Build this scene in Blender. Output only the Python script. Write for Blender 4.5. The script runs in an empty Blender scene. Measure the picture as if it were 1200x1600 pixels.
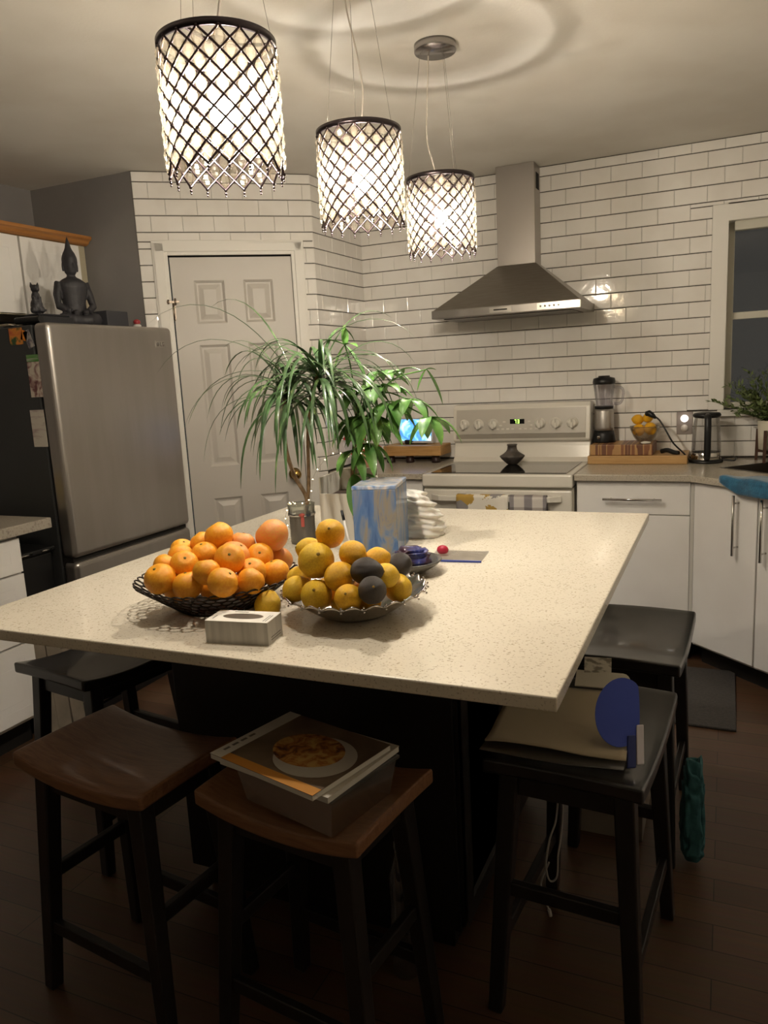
import bpy, bmesh, math, random
from mathutils import Vector, Matrix, noise
COL = bpy.context.scene.collection
PI = math.pi
rnd = random.Random(7)
EXPOSURE = 1.0; BULB = 340.; NECK = 1300.; CRYSTAL_TRANSLUCENT = .026


# ------------------------------------------------------------------ materials
def mat(name, col, rough=.5, metal=0., col2=None, scale=20., detail=3., ramp=(.4, .6), bump=0., bscale=80., stretch=(1, 1, 1),
        coat=0., trans=0., ior=1.45, alpha=1., emit=None, estr=0., spec=.5, sheen=0., distort=0., subsurf=0.):
    m = bpy.data.materials.new(name); m.use_nodes = True
    nt = m.node_tree; b = nt.nodes['Principled BSDF']
    def L(a, c): nt.links.new(a, c)
    c4 = tuple(col) + (1,)
    b.inputs['Base Color'].default_value = c4
    b.inputs['Roughness'].default_value = rough
    b.inputs['Metallic'].default_value = metal
    b.inputs['Coat Weight'].default_value = coat
    b.inputs['Coat Roughness'].default_value = .06
    b.inputs['Transmission Weight'].default_value = trans
    b.inputs['IOR'].default_value = ior
    b.inputs['Alpha'].default_value = alpha
    b.inputs['Specular IOR Level'].default_value = spec
    b.inputs['Sheen Weight'].default_value = sheen
    b.inputs['Subsurface Weight'].default_value = subsurf
    if subsurf: b.inputs['Subsurface Radius'].default_value = (.01, .006, .003)
    if emit:
        b.inputs['Emission Color'].default_value = tuple(emit) + (1,)
        b.inputs['Emission Strength'].default_value = estr
    tc = nt.nodes.new('ShaderNodeTexCoord'); mp = nt.nodes.new('ShaderNodeMapping')
    mp.inputs['Scale'].default_value = stretch
    L(tc.outputs['Object'], mp.inputs['Vector'])
    if col2:
        n = nt.nodes.new('ShaderNodeTexNoise'); n.inputs['Scale'].default_value = scale
        n.inputs['Detail'].default_value = detail; n.inputs['Distortion'].default_value = distort
        r = nt.nodes.new('ShaderNodeValToRGB')
        r.color_ramp.elements[0].position = ramp[0]; r.color_ramp.elements[0].color = c4
        r.color_ramp.elements[1].position = ramp[1]; r.color_ramp.elements[1].color = tuple(col2) + (1,)
        L(mp.outputs[0], n.inputs['Vector']); L(n.outputs['Fac'], r.inputs[0]); L(r.outputs[0], b.inputs['Base Color'])
    if bump:
        n2 = nt.nodes.new('ShaderNodeTexNoise'); n2.inputs['Scale'].default_value = bscale; n2.inputs['Detail'].default_value = 3
        bp = nt.nodes.new('ShaderNodeBump'); bp.inputs['Strength'].default_value = bump; bp.inputs['Distance'].default_value = .01
        L(mp.outputs[0], n2.inputs['Vector']); L(n2.outputs['Fac'], bp.inputs['Height']); L(bp.outputs[0], b.inputs['Normal'])
    return m

def nodes_of(m): return m.node_tree.nodes, m.node_tree.links, m.node_tree.nodes['Principled BSDF']
def hexc(h):
    v = [int(h[i:i+2], 16)/255 for i in (0, 2, 4)]
    return tuple(x/12.92 if x <= .04045 else ((x+.055)/1.055)**2.4 for x in v)

def ramp_mat(name, stops, rough=.5, scale=8., detail=4., distort=0., stretch=(1, 1, 1), tex='noise', interp='LINEAR', bump=0., coat=0.):
    m = mat(name, stops[0][1], rough, coat=coat); N, Lk, b = nodes_of(m)
    tc = N['Texture Coordinate']; mp = N['Mapping']; mp.inputs['Scale'].default_value = stretch
    if tex == 'noise':
        n = N.new('ShaderNodeTexNoise'); n.inputs['Scale'].default_value = scale; n.inputs['Detail'].default_value = detail; n.inputs['Distortion'].default_value = distort
        out = n.outputs['Fac']
    elif tex == 'wave':
        n = N.new('ShaderNodeTexWave'); n.inputs['Scale'].default_value = scale; n.inputs['Detail'].default_value = detail; n.inputs['Distortion'].default_value = distort
        out = n.outputs['Fac']
    elif tex == 'cells':
        n = N.new('ShaderNodeTexVoronoi'); n.inputs['Scale'].default_value = scale
        sp = N.new('ShaderNodeSeparateColor'); Lk.new(n.outputs['Color'], sp.inputs[0]); out = sp.outputs[0]
    Lk.new(mp.outputs[0], n.inputs['Vector'])
    r = N.new('ShaderNodeValToRGB'); r.color_ramp.interpolation = interp
    e = r.color_ramp.elements
    while len(e) < len(stops): e.new(.5)
    for i, (p, c) in enumerate(stops): e[i].position = p; e[i].color = tuple(c) + (1,)
    Lk.new(out, r.inputs[0]); Lk.new(r.outputs[0], b.inputs['Base Color'])
    if bump:
        bp = N.new('ShaderNodeBump'); bp.inputs['Strength'].default_value = bump; bp.inputs['Distance'].default_value = .01
        Lk.new(out, bp.inputs['Height']); Lk.new(bp.outputs[0], b.inputs['Normal'])
    return m

def clear_mat(name, tint=(1, 1, 1), t=.8, gloss=.12, rough=.03, diffuse=(.8, .8, .8)):
    """thin clear plastic or glass: mostly transparent with a gloss and a little haze"""
    m = bpy.data.materials.new(name); m.use_nodes = True; nt = m.node_tree
    for n in list(nt.nodes): nt.nodes.remove(n)
    o = nt.nodes.new('ShaderNodeOutputMaterial'); tr = nt.nodes.new('ShaderNodeBsdfTransparent'); g = nt.nodes.new('ShaderNodeBsdfGlossy')
    d = nt.nodes.new('ShaderNodeBsdfTranslucent'); m1 = nt.nodes.new('ShaderNodeMixShader'); m2 = nt.nodes.new('ShaderNodeMixShader')
    tr.inputs[0].default_value = tuple(tint) + (1,); g.inputs['Roughness'].default_value = rough; d.inputs[0].default_value = tuple(diffuse) + (1,)
    lw = nt.nodes.new('ShaderNodeLayerWeight'); lw.inputs[0].default_value = .25
    mr = nt.nodes.new('ShaderNodeMapRange'); mr.inputs['To Min'].default_value = gloss; mr.inputs['To Max'].default_value = min(1, gloss+.6)
    nt.links.new(lw.outputs['Fresnel'], mr.inputs['Value'])
    m1.inputs[0].default_value = t; nt.links.new(d.outputs[0], m1.inputs[1]); nt.links.new(tr.outputs[0], m1.inputs[2])
    nt.links.new(mr.outputs[0], m2.inputs[0]); nt.links.new(m1.outputs[0], m2.inputs[1]); nt.links.new(g.outputs[0], m2.inputs[2])
    nt.links.new(m2.outputs[0], o.inputs[0])
    return m

# ------------------------------------------------------------------ mesh builder
class MB:
    def __init__(s): s.bm = bmesh.new(); s.mi = 0; s.M = Matrix.Identity(4)
    def v(s, p): return s.bm.verts.new(s.M @ Vector(p))
    def f(s, vs, smooth=False):
        try: fc = s.bm.faces.new(vs)
        except ValueError: return None
        fc.material_index = s.mi; fc.smooth = smooth; return fc
    def box(s, x0, x1, y0, y1, z0, z1, taper=0.):
        t = taper
        b = [s.v(p) for p in ((x0+t, y0+t, z0), (x1-t, y0+t, z0), (x1-t, y1-t, z0), (x0+t, y1-t, z0))]
        c = [s.v(p) for p in ((x0, y0, z1), (x1, y0, z1), (x1, y1, z1), (x0, y1, z1))]
        s.f(b[::-1]); s.f(c)
        for i in range(4): s.f((b[i], b[(i+1) % 4], c[(i+1) % 4], c[i]))
        return s
    def prism(s, poly, z0, z1):
        b = [s.v((x, y, z0)) for x, y in poly]; c = [s.v((x, y, z1)) for x, y in poly]; n = len(poly)
        s.f(b[::-1]); s.f(c)
        for i in range(n): s.f((b[i], b[(i+1) % n], c[(i+1) % n], c[i]))
        return s
    def loft(s, rings, cap=True, smooth=True, closed=True):
        R = [[s.v(p) for p in r] for r in rings]; n = len(R[0])
        for a, b in zip(R, R[1:]):
            for i in range(n if closed else n-1): s.f((a[i], a[(i+1) % n], b[(i+1) % n], b[i]), smooth)
        if cap and closed: s.f(R[0][::-1]); s.f(R[-1])
        return s
    def lathe(s, prof, n=32, c=(0, 0, 0), smooth=True, cap=True):
        return s.loft([[(c[0]+r*math.cos(2*PI*i/n), c[1]+r*math.sin(2*PI*i/n), c[2]+z) for i in range(n)] for r, z in prof], cap, smooth)
    def tube(s, pts, r, n=8, smooth=True, cap=True):
        pts = [Vector(p) for p in pts]; rings = []
        rr = r if isinstance(r, (list, tuple)) else [r]*len(pts)
        prev = None
        for i, p in enumerate(pts):
            t = (pts[min(i+1, len(pts)-1)]-pts[max(i-1, 0)]).normalized()
            if prev is None:
                a = Vector((0, 0, 1)) if abs(t.z) < .9 else Vector((1, 0, 0))
                prev = t.cross(a).normalized()
            prev = (prev - t*prev.dot(t)).normalized(); w = t.cross(prev)
            rings.append([p+(prev*math.cos(2*PI*k/n)+w*math.sin(2*PI*k/n))*rr[i] for k in range(n)])
        return s.loft(rings, cap, smooth)
    def bar(s, a, b, wa, wb=None, flat=1.):
        """square bar between two points, tapering wa -> wb"""
        a, b = Vector(a), Vector(b); wb = wb or wa; t = (b-a).normalized()
        x = Vector((1, 0, 0)) if abs(t.z) > .7 else Vector((0, 0, 1)); u = (x-t*x.dot(t)).normalized(); w = t.cross(u)
        return s.loft([[p+u*q*sx+w*q*flat*sy for sx, sy in ((-1, -1), (1, -1), (1, 1), (-1, 1))] for p, q in ((a, wa/2), (b, wb/2))], True, False)
    def ball(s, c, r, sub=2, sc=(1, 1, 1), smooth=True, rot=None):
        g = bmesh.ops.create_icosphere(s.bm, subdivisions=sub, radius=1)
        Mt = Matrix.Translation(c) @ (rot or Matrix.Identity(4)) @ Matrix.Diagonal((r*sc[0], r*sc[1], r*sc[2], 1))
        for vv in g['verts']:
            vv.co = s.M @ (Mt @ vv.co)
            for fc in vv.link_faces: fc.material_index = s.mi; fc.smooth = smooth
        return s
    def grid(s, fn, nu, nv, smooth=True):
        V = [[s.v(fn(i/nu, j/nv)) for j in range(nv+1)] for i in range(nu+1)]
        for i in range(nu):
            for j in range(nv): s.f((V[i][j], V[i+1][j], V[i+1][j+1], V[i][j+1]), smooth)
        return s
    def panelled(s, fn, us, vs, panels, prof):
        """flat face on the grid us x vs (fn(u,v,d) -> point); cells in panels get raised-panel profile [(inset, depth)]"""
        for i in range(len(us)-1):
            for j in range(len(vs)-1):
                u0, u1, v0, v1 = us[i], us[i+1], vs[j], vs[j+1]
                if (i, j) not in panels:
                    s.f([s.v(fn(a, b, 0)) for a, b in ((u0, v0), (u1, v0), (u1, v1), (u0, v1))]); continue
                ring = None
                for ins, dep in [(0, 0)]+prof:
                    q = [s.v(fn(a, b, dep)) for a, b in ((u0+ins, v0+ins), (u1-ins, v0+ins), (u1-ins, v1-ins), (u0+ins, v1-ins))]
                    if ring:
                        for k in range(4): s.f((ring[k], ring[(k+1) % 4], q[(k+1) % 4], q[k]))
                    ring = q
                s.f(ring)
        return s

def meta(o, label=None, cat=None, group=None, kind=None):
    if label: o['label'] = label
    if cat: o['category'] = cat
    if group: o['group'] = group
    if kind: o['kind'] = kind
    return o

def root(name, loc, label, cat, rz=0., group=None, kind=None):
    o = bpy.data.objects.new(name, None); COL.objects.link(o); o.location = loc; o.rotation_euler = (0, 0, rz)
    o.empty_display_size = .05
    return meta(o, label, cat, group, kind)

def rmat(o):
    m = Matrix.Translation(o.location) @ o.rotation_euler.to_matrix().to_4x4()
    return rmat(o.parent) @ m if o.parent else m

def obj(name, mb, mats, parent=None, loc=(0, 0, 0), world=False, bevel=0., seg=2, weld=True, sub=0, label=None, solid=0., rot=None, recalc=True):
    bm = mb.bm
    if weld: bmesh.ops.remove_doubles(bm, verts=bm.verts, dist=1e-5)
    if recalc: bmesh.ops.recalc_face_normals(bm, faces=bm.faces)
    if world:
        M = (rmat(parent) if parent else Matrix.Translation(loc)).inverted()
        bm.transform(M)
    me = bpy.data.meshes.new(name); bm.to_mesh(me); bm.free()
    for m in (mats if isinstance(mats, (list, tuple)) else [mats]): me.materials.append(m)
    o = bpy.data.objects.new(name, me); COL.objects.link(o)
    if parent: o.parent = parent
    if not (parent and world): o.location = loc
    if rot: o.rotation_euler = rot
    if solid:
        md = o.modifiers.new('Solidify', 'SOLIDIFY'); md.thickness = solid; md.offset = 0
    if bevel:
        md = o.modifiers.new('Bevel', 'BEVEL'); md.width = bevel; md.segments = seg; md.limit_method = 'ANGLE'; md.angle_limit = math.radians(40)
    if sub:
        md = o.modifiers.new('Subdivision', 'SUBSURF'); md.levels = sub; md.render_levels = sub
    if label: o['label'] = label
    return o

def thing(name, mb, mats, loc, label, cat, group=None, world=True, **k):
    return meta(obj(name, mb, mats, None, loc, world, **k), label, cat, group)
def struct(name, mb, mats, loc=(0, 0, 0), **k):
    return meta(obj(name, mb, mats, None, loc, True, **k), kind='structure')

def bez(p, n=24):
    """smooth curve through points (Catmull-Rom)"""
    P = [Vector(q) for q in p]; P = [P[0]*2-P[1]]+P+[P[-1]*2-P[-2]]; out = []
    for i in range(1, len(P)-2):
        for k in range(n):
            t = k/n; a, b, c, d = P[i-1], P[i], P[i+1], P[i+2]
            out.append(.5*((2*b)+(c-a)*t+(2*a-5*b+4*c-d)*t*t+(3*b-a-3*c+d)*t**3))
    out.append(P[-2]); return out

def copy_tree(o, parent=None):
    c = o.copy(); COL.objects.link(c)
    if parent: c.parent = parent
    for ch in list(o.children): copy_tree(ch, c)
    return c

# shared materials
LIGHT = (1., .925, .82)
M_white_paint = mat('white_paint', hexc('e4e1da'), .45, bump=.03, bscale=30)
M_ceiling = mat('ceiling_paint', hexc('d8d4cc'), .85, col2=hexc('d2cdc4'), scale=3, bump=.05, bscale=120)
M_grey_wall = mat('grey_wall_paint', hexc('8a8684'), .8, col2=hexc('858180'), scale=4, bump=.04, bscale=90)
M_tile = mat('white_subway_tile', hexc('ebe8e3'), .09, col2=hexc('e5e1db'), scale=5, bump=.13, bscale=18, coat=.3)
M_grout = mat('grout', hexc('3a352f'), .9, col2=hexc('453f39'), scale=60)
M_cab = mat('white_cabinet', hexc('efedea'), .32, col2=hexc('e8e5e1'), scale=2, bump=.02, bscale=12, coat=.2)
M_cab_matte = mat('white_thermofoil', hexc('d6d3cc'), .4, bump=.02, bscale=20)
M_quartz = mat('speckled_quartz', hexc('dcd1bb'), .22, col2=hexc('a09078'), scale=210, detail=4, ramp=(.57, .72), bump=.02, bscale=60, coat=.25)
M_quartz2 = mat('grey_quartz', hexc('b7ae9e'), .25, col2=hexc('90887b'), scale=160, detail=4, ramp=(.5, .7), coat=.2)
M_steel = mat('brushed_steel', hexc('a5a09a'), .36, 1., col2=hexc('a09b94'), scale=6, stretch=(2, 20, 2))
M_steel_fridge = mat('fridge_steel', hexc('b2ada8'), .31, .88, col2=hexc('aea9a3'), scale=2, stretch=(9, 9, 1))
M_chrome = mat('chrome', hexc('c9c6c2'), .12, 1.)
M_black = mat('black_plastic', hexc('151516'), .4, bump=.02)
M_black_gloss = mat('black_glass', hexc('0b0b0c'), .05, coat=.5)
M_black_side = mat('textured_black', hexc('3b3c3d'), .5, bump=.06, bscale=300)
M_rubber = mat('dark_recess', hexc('17130f'), .8)
M_oak = ramp_mat('honey_oak', [(.3, hexc('a26a35')), (.7, hexc('b98149'))], .4, 9, 4, .6, (6, .6, 6), bump=.05)
M_darkwood = ramp_mat('black_stained_wood', [(.3, hexc('191614')), (.7, hexc('26211e'))], .35, 14, 4, .5, (1, 1, .1), bump=.05)
M_brownseat = ramp_mat('brown_stained_wood', [(.25, hexc('744e34')), (.75, hexc('936a4a'))], .36, 10, 5, .8, (1, 9, 9), bump=.05, coat=.2)
M_paper = mat('paper', hexc('d8d3c6'), .8)
M_leaf = ramp_mat('strap_leaf', [(.3, hexc('30442a')), (.6, hexc('4b683e')), (.85, hexc('94a56a'))], .32, 30, 3, 0, (1, 1, .3), coat=.25)
M_leaf2 = ramp_mat('broad_leaf', [(.25, hexc('41702f')), (.6, hexc('638f43')), (.85, hexc('98b566'))], .45, 25, 3, coat=.1)
M_stem = ramp_mat('brown_stem', [(.3, hexc('6d573c')), (.7, hexc('94795a'))], .7, 60, 3, bump=.2)
# ------------------------------------------------------------------ camera, world
H = 2.454; LX = -3.345; WY = 4.312; BX = -2.007; RX = 1.1; FY = -2.6
cam = bpy.data.cameras.new('camera'); co = bpy.data.objects.new('camera', cam); COL.objects.link(co)
yaw, pitch, roll, fpx, CH = -.4241, -.1791, -.0528, 1199.8, 1.4265
fw = Vector((math.sin(yaw)*math.cos(pitch), math.cos(yaw)*math.cos(pitch), math.sin(pitch)))
r_ = Vector((math.cos(yaw), -math.sin(yaw), 0)); u_ = r_.cross(fw)
cr, sr = math.cos(roll), math.sin(roll)
r2 = r_*cr+u_*sr; u2 = u_*cr-r_*sr
co.matrix_world = Matrix(((r2.x, u2.x, -fw.x, 0), (r2.y, u2.y, -fw.y, 0), (r2.z, u2.z, -fw.z, CH), (0, 0, 0, 1)))
cam.sensor_fit = 'VERTICAL'; cam.sensor_height = 36; cam.lens = fpx/1600*36; cam.clip_start = .02
sc = bpy.context.scene; sc.camera = co
sc.view_settings.view_transform = 'Standard'; sc.view_settings.look = 'None'; sc.view_settings.gamma = 1; sc.view_settings.exposure = EXPOSURE
sc.view_settings.use_curve_mapping = False
w = bpy.data.worlds.new('night'); sc.world = w; w.use_nodes = True
w.node_tree.nodes['Background'].inputs[0].default_value = hexc('3d3c39') + (1,); w.node_tree.nodes['Background'].inputs[1].default_value = .4

# ------------------------------------------------------------------ room shell
m_floor = mat('dark_plank_floor', hexc('3a2618'), .42); N, Lk, bs = nodes_of(m_floor)
br = N.new('ShaderNodeTexBrick'); br.inputs['Scale'].default_value = 1; br.inputs['Brick Width'].default_value = 1.7; br.inputs['Row Height'].default_value = .095
br.inputs['Mortar Size'].default_value = .0015; br.inputs['Color1'].default_value = hexc('664b36')+(1,); br.inputs['Color2'].default_value = hexc('533a29')+(1,); br.inputs['Mortar'].default_value = hexc('2c1e14')+(1,)
nz = N.new('ShaderNodeTexNoise'); nz.inputs['Scale'].default_value = 5; nz.inputs['Detail'].default_value = 5
mp2 = N.new('ShaderNodeMapping'); mp2.inputs['Scale'].default_value = (1, 14, 1); Lk.new(N['Texture Coordinate'].outputs['Object'], mp2.inputs[0]); Lk.new(mp2.outputs[0], nz.inputs['Vector'])
mx = N.new('ShaderNodeMix'); mx.data_type = 'RGBA'; mx.blend_type = 'MULTIPLY'; mx.inputs[0].default_value = .5
Lk.new(N['Mapping'].outputs[0], br.inputs['Vector']); Lk.new(br.outputs[0], mx.inputs[6]); Lk.new(nz.outputs['Color'], mx.inputs[7]); Lk.new(mx.outputs[2], bs.inputs['Base Color'])
struct('floor', MB().box(LX-.1, RX+.1, FY-.1, WY+.1, -.06, 0), m_floor)
struct('ceiling', MB().box(LX-.1, RX+.1, FY-.1, WY+.1, H, H+.06), M_ceiling)
struct('wall_left', MB().box(LX-.1, LX, FY, 3.152, 0, H), M_grey_wall)
struct('wall_right', MB().box(RX, RX+.1, FY, WY, 0, H), M_white_paint)
struct('wall_front', MB().box(LX-.1, RX+.1, FY-.1, FY, 0, H), M_white_paint)
GY = 3.152; DX = -2.68
struct('wall_alcove', MB().box(LX-.1, DX, GY, GY+.1, 0, H), M_grey_wall)

def tiles(mb, P0, t, n, s0, s1, z0, z1, holes, joint, row0=2.4035, ph=.0785, pw=.153):
    """subway tiles in running bond on the plane through P0, along t, facing n"""
    P0, t, n = Vector(P0), Vector(t), Vector(n)
    def P(s, z, d): return P0+t*s+Vector((0, 0, z))+n*d
    k0 = int((row0-z1)/ph)-2; k1 = int((row0-z0)/ph)+2
    for k in range(k0, k1):
        zt = row0-ph*k; zb = zt-ph; off = joint+(k % 2)*pw/2
        i0 = int((s0-off)/pw)-1; i1 = int((s1-off)/pw)+2
        for i in range(i0, i1):
            rects = [(max(s0, off+i*pw), min(s1, off+(i+1)*pw), max(z0, zb), min(z1, zt))]
            for a, b, c, d in holes:
                out = []
                for x0, x1, y0, y1 in rects:
                    if x1 <= a or x0 >= b or y1 <= c or y0 >= d: out.append((x0, x1, y0, y1)); continue
                    if y0 < c: out.append((x0, x1, y0, c))
                    if y1 > d: out.append((x0, x1, d, y1))
                    yy0, yy1 = max(y0, c), min(y1, d)
                    if x0 < a: out.append((x0, a, yy0, yy1))
                    if x1 > b: out.append((b, x1, yy0, yy1))
                rects = out
            for x0, x1, y0, y1 in rects:
                if x1-x0 < .008 or y1-y0 < .014: continue
                g = .0003; h_ = .0019; x0 += g; x1 -= g; y0 += h_; y1 -= h_
                # tiny individual tilt of each tile, as laid by hand
                tx, tz = rnd.uniform(-.0004, .0004), rnd.uniform(-.0004, .0004)
                rings = []
                for ins, dep in ((0, .001), (0, .0045), (.0012, .0065), (.0035, .0075)):
                    q = []
                    for a, b in ((x0+ins, y0+ins), (x1-ins, y0+ins), (x1-ins, y1-ins), (x0+ins, y1-ins)):
                        e = (tx*(1 if a > (x0+x1)/2 else -1)+tz*(1 if b > (y0+y1)/2 else -1)) if dep > .002 else 0
                        q.append(mb.v(P(a, b, dep+e)))
                    rings.append(q)
                for a, b in zip(rings, rings[1:]):
                    for j in range(4): mb.f((a[j], a[(j+1) % 4], b[(j+1) % 4], b[j]))
                mb.f(rings[-1])

# stove wall with the window opening
WIN = (-.017, .95, 1.152, 2.07); WOUT = (-.088, 1.02, 1.152, 2.148)
mb = MB(); mb.mi = 1
mb.box(BX-.1, WIN[0], WY, WY+.12, 0, H).box(WIN[1], RX+.1, WY, WY+.12, 0, H).box(WIN[0], WIN[1], WY, WY+.12, 0, WIN[2]).box(WIN[0], WIN[1], WY, WY+.12, WIN[3], H)
mb.mi = 0
tiles(mb, (0, WY, 0), (1, 0, 0), (0, -1, 0), BX+.001, RX, .906, H-.002, [WOUT, (WIN[0]-.03, WIN[1]+.03, 1.118, 1.2)], -.42)
struct('wall_back', mb, [M_tile, M_grout], recalc=True)
# pantry return wall
BY = 3.717
mb = MB(); mb.mi = 1; mb.box(BX-.08, BX, BY, WY, 0, H); mb.mi = 0
tiles(mb, (BX, 0, 0), (0, 1, 0), (1, 0, 0), BY-.004, WY-.001, .906, H-.002, [], BY-.02)
struct('wall_return', mb, [M_tile, M_grout])
# diagonal pantry wall
A = Vector((DX, GY, 0)); B = Vector((BX, BY, 0)); LEN = (B-A).length; t = (B-A)/LEN; n = Vector((t.y, -t.x, 0))
D0, D1, DZ = .1414, .7548, 2.053; C0, C1, CZ = .063, .826, 2.127
mb = MB(); mb.mi = 1
mb.M = Matrix(((t.x, -n.x, 0, A.x), (t.y, -n.y, 0, A.y), (0, 0, 1, 0), (0, 0, 0, 1)))   # local x along the wall, y into the wall
mb.box(0, D0-.01, 0, .1, 0, H).box(D1+.01, LEN, 0, .1, 0, H).box(D0-.01, D1+.01, 0, .1, DZ+.01, H)
MDW = mb.M.copy(); mb.M = Matrix.Identity(4); mb.mi = 0
tiles(mb, A, t, n, .001, LEN+.003, .0, H-.002, [(C0+.004, C1-.004, -1, CZ-.004)], .073)
struct('wall_diagonal', mb, [M_tile, M_grout])
# casing of the pantry door
mb = MB(); mb.M = MDW
mb.box(C0, D0-.004, -.016, .0, 0, CZ).box(D1+.004, C1, -.016, .0, 0, CZ).box(D0-.004, D1+.004, -.016, .0, DZ+.004, CZ)
mb.box(C0+.012, D0-.02, -.022, -.016, 0, CZ-.012).box(D1+.02, C1-.012, -.022, -.016, 0, CZ-.012).box(C0+.012, C1-.012, -.022, -.016, DZ+.02, CZ-.012)
struct('trim_1', mb, M_white_paint, bevel=.004)
# six panel door
dr = root('door_1', A+t*D0, None, None, kind='structure')
mb = MB(); mb.M = MDW
us = [D0+.0035, .254, .406, .503, .655, D1+.0035]; vs = [.012, .2, .815, .985, 1.615, 1.722, 1.936, DZ-.004]
pf = [(.012, .012), (.020, .012), (.045, .003)]
mb.panelled(lambda u, v, d: (u, .004+d, v), us, vs, {(i, j) for i in (1, 3) for j in (1, 3, 5)}, pf)
mb.box(us[0], us[-1], .02, .042, vs[0], vs[-1])
for a, b in (((us[0], vs[0]), (us[-1], vs[0])), ((us[-1], vs[0]), (us[-1], vs[-1])), ((us[-1], vs[-1]), (us[0], vs[-1])), ((us[0], vs[-1]), (us[0], vs[0]))):
    mb.f([mb.v((a[0], .004, a[1])), mb.v((b[0], .004, b[1])), mb.v((b[0], .02, b[1])), mb.v((a[0], .02, a[1]))])
obj('door_leaf', mb, mat('door_paint', hexc('c6c1ba'), .4, bump=.02, bscale=25), dr, world=True)
m_brass = mat('aged_brass', hexc('a98a4e'), .22, 1.)
m_hinge = mat('hinge_metal', hexc('8d8175'), .35, 1.)
kp = MDW @ Vector((.697, 0, .912)); M0 = MDW.copy()
mb = MB(); mb.M = Matrix.Translation(kp) @ Matrix.Rotation(math.atan2(t.y, t.x), 4, 'Z') @ Matrix.Rotation(PI/2, 4, 'X')
mb.lathe([(.03, -.004), (.032, .004), (.012, .006), (.011, .028), (.022, .036), (.028, .05), (.026, .062), (.016, .07), (.002, .072)], 24)
obj('door_knob', mb, m_brass, dr, world=True, label='round brass door knob')
for z in (1.83, .25):
    mb = MB(); mb.M = M0; mb.box(D0-.012, D0+.012, -.003, .003, z-.085, z-.005); mb.lathe([(.006, -.09), (.006, -.0)], 10, (D0, -.006, z))
    obj('door_hinge', mb, m_hinge, dr, world=True)
mb = MB(); mb.M = M0; mb.box(D0-.03, D0+.03, -.026, -.02, 1.826, 1.836); mb.lathe([(.005, 1.815), (.005, 1.848)], 8, (D0+.012, -.028, 0)); mb.lathe([(.005, 1.82), (.005, 1.842)], 8, (D0-.022, -.028, 0))
obj('hook_latch', mb, m_hinge, dr, world=True, label='small metal hook latch above the hinge')
mb = MB(); mb.M = M0; mb.box(D1+.0145, D1+.022, -.019, -.015, .9, .925); obj('strike_hole', mb, m_hinge, dr, world=True)

# window: frame, two panes, casing, sill
wn = root('window_1', (WIN[0], WY, WIN[2]), None, None, kind='structure')
M_vinyl = mat('window_vinyl', hexc('c9c6b8'), .4)
def frame(mb, x0, x1, z0, z1, y0, y1, w):
    mb.box(x0, x0+w, y0, y1, z0, z1).box(x1-w, x1, y0, y1, z0, z1).box(x0+w, x1-w, y0, y1, z0, z0+w).box(x0+w, x1-w, y0, y1, z1-w, z1)
mb = MB(); frame(mb, *WIN, WY+.07, WY+.115, .032); mb.box(WIN[0]+.03, WIN[1]-.03, WY+.08, WY+.105, 1.60, 1.635)
obj('window_frame', mb, M_vinyl, wn, world=True, bevel=.003)
M_night = clear_mat('night_glass', t=.97, gloss=.03, rough=.02)
for z0, z1 in ((WIN[2]+.03, 1.602), (1.633, WIN[3]-.03)):
    obj('window_pane', MB().box(WIN[0]+.03, WIN[1]-.03, WY+.09, WY+.095, z0, z1), M_night, wn, world=True)
mb = MB(); mb.box(WIN[0]+.03, WIN[1]-.03, WY+.02, WY+.07, WIN[3]-.045, WIN[3]-.001)
obj('blind_headrail', mb, M_vinyl, wn, world=True, bevel=.004)
mb = MB(); mb.box(WIN[0]-.03, WIN[1]+.03, WY-.05, WY+.07, WIN[2]-.032, WIN[2])
struct('trim_3', mb, M_white_paint, bevel=.006)
mb = MB(); y0, y1 = WY-.018, WY
mb.box(WOUT[0], WIN[0], y0, y1, WIN[2], WOUT[3]).box(WIN[1], WOUT[1], y0, y1, WIN[2], WOUT[3]).box(WIN[0], WIN[1], y0, y1, WIN[3], WOUT[3])
mb.box(WIN[0]-.004, WIN[0]+.002, WY-.016, WY+.07, WIN[2], WIN[3]).box(WIN[1]-.002, WIN[1]+.004, WY-.016, WY+.07, WIN[2], WIN[3]).box(WIN[0], WIN[1], WY-.016, WY+.07, WIN[3]-.002, WIN[3]+.004)
struct('trim_2', mb, M_white_paint, bevel=.003)

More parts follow.
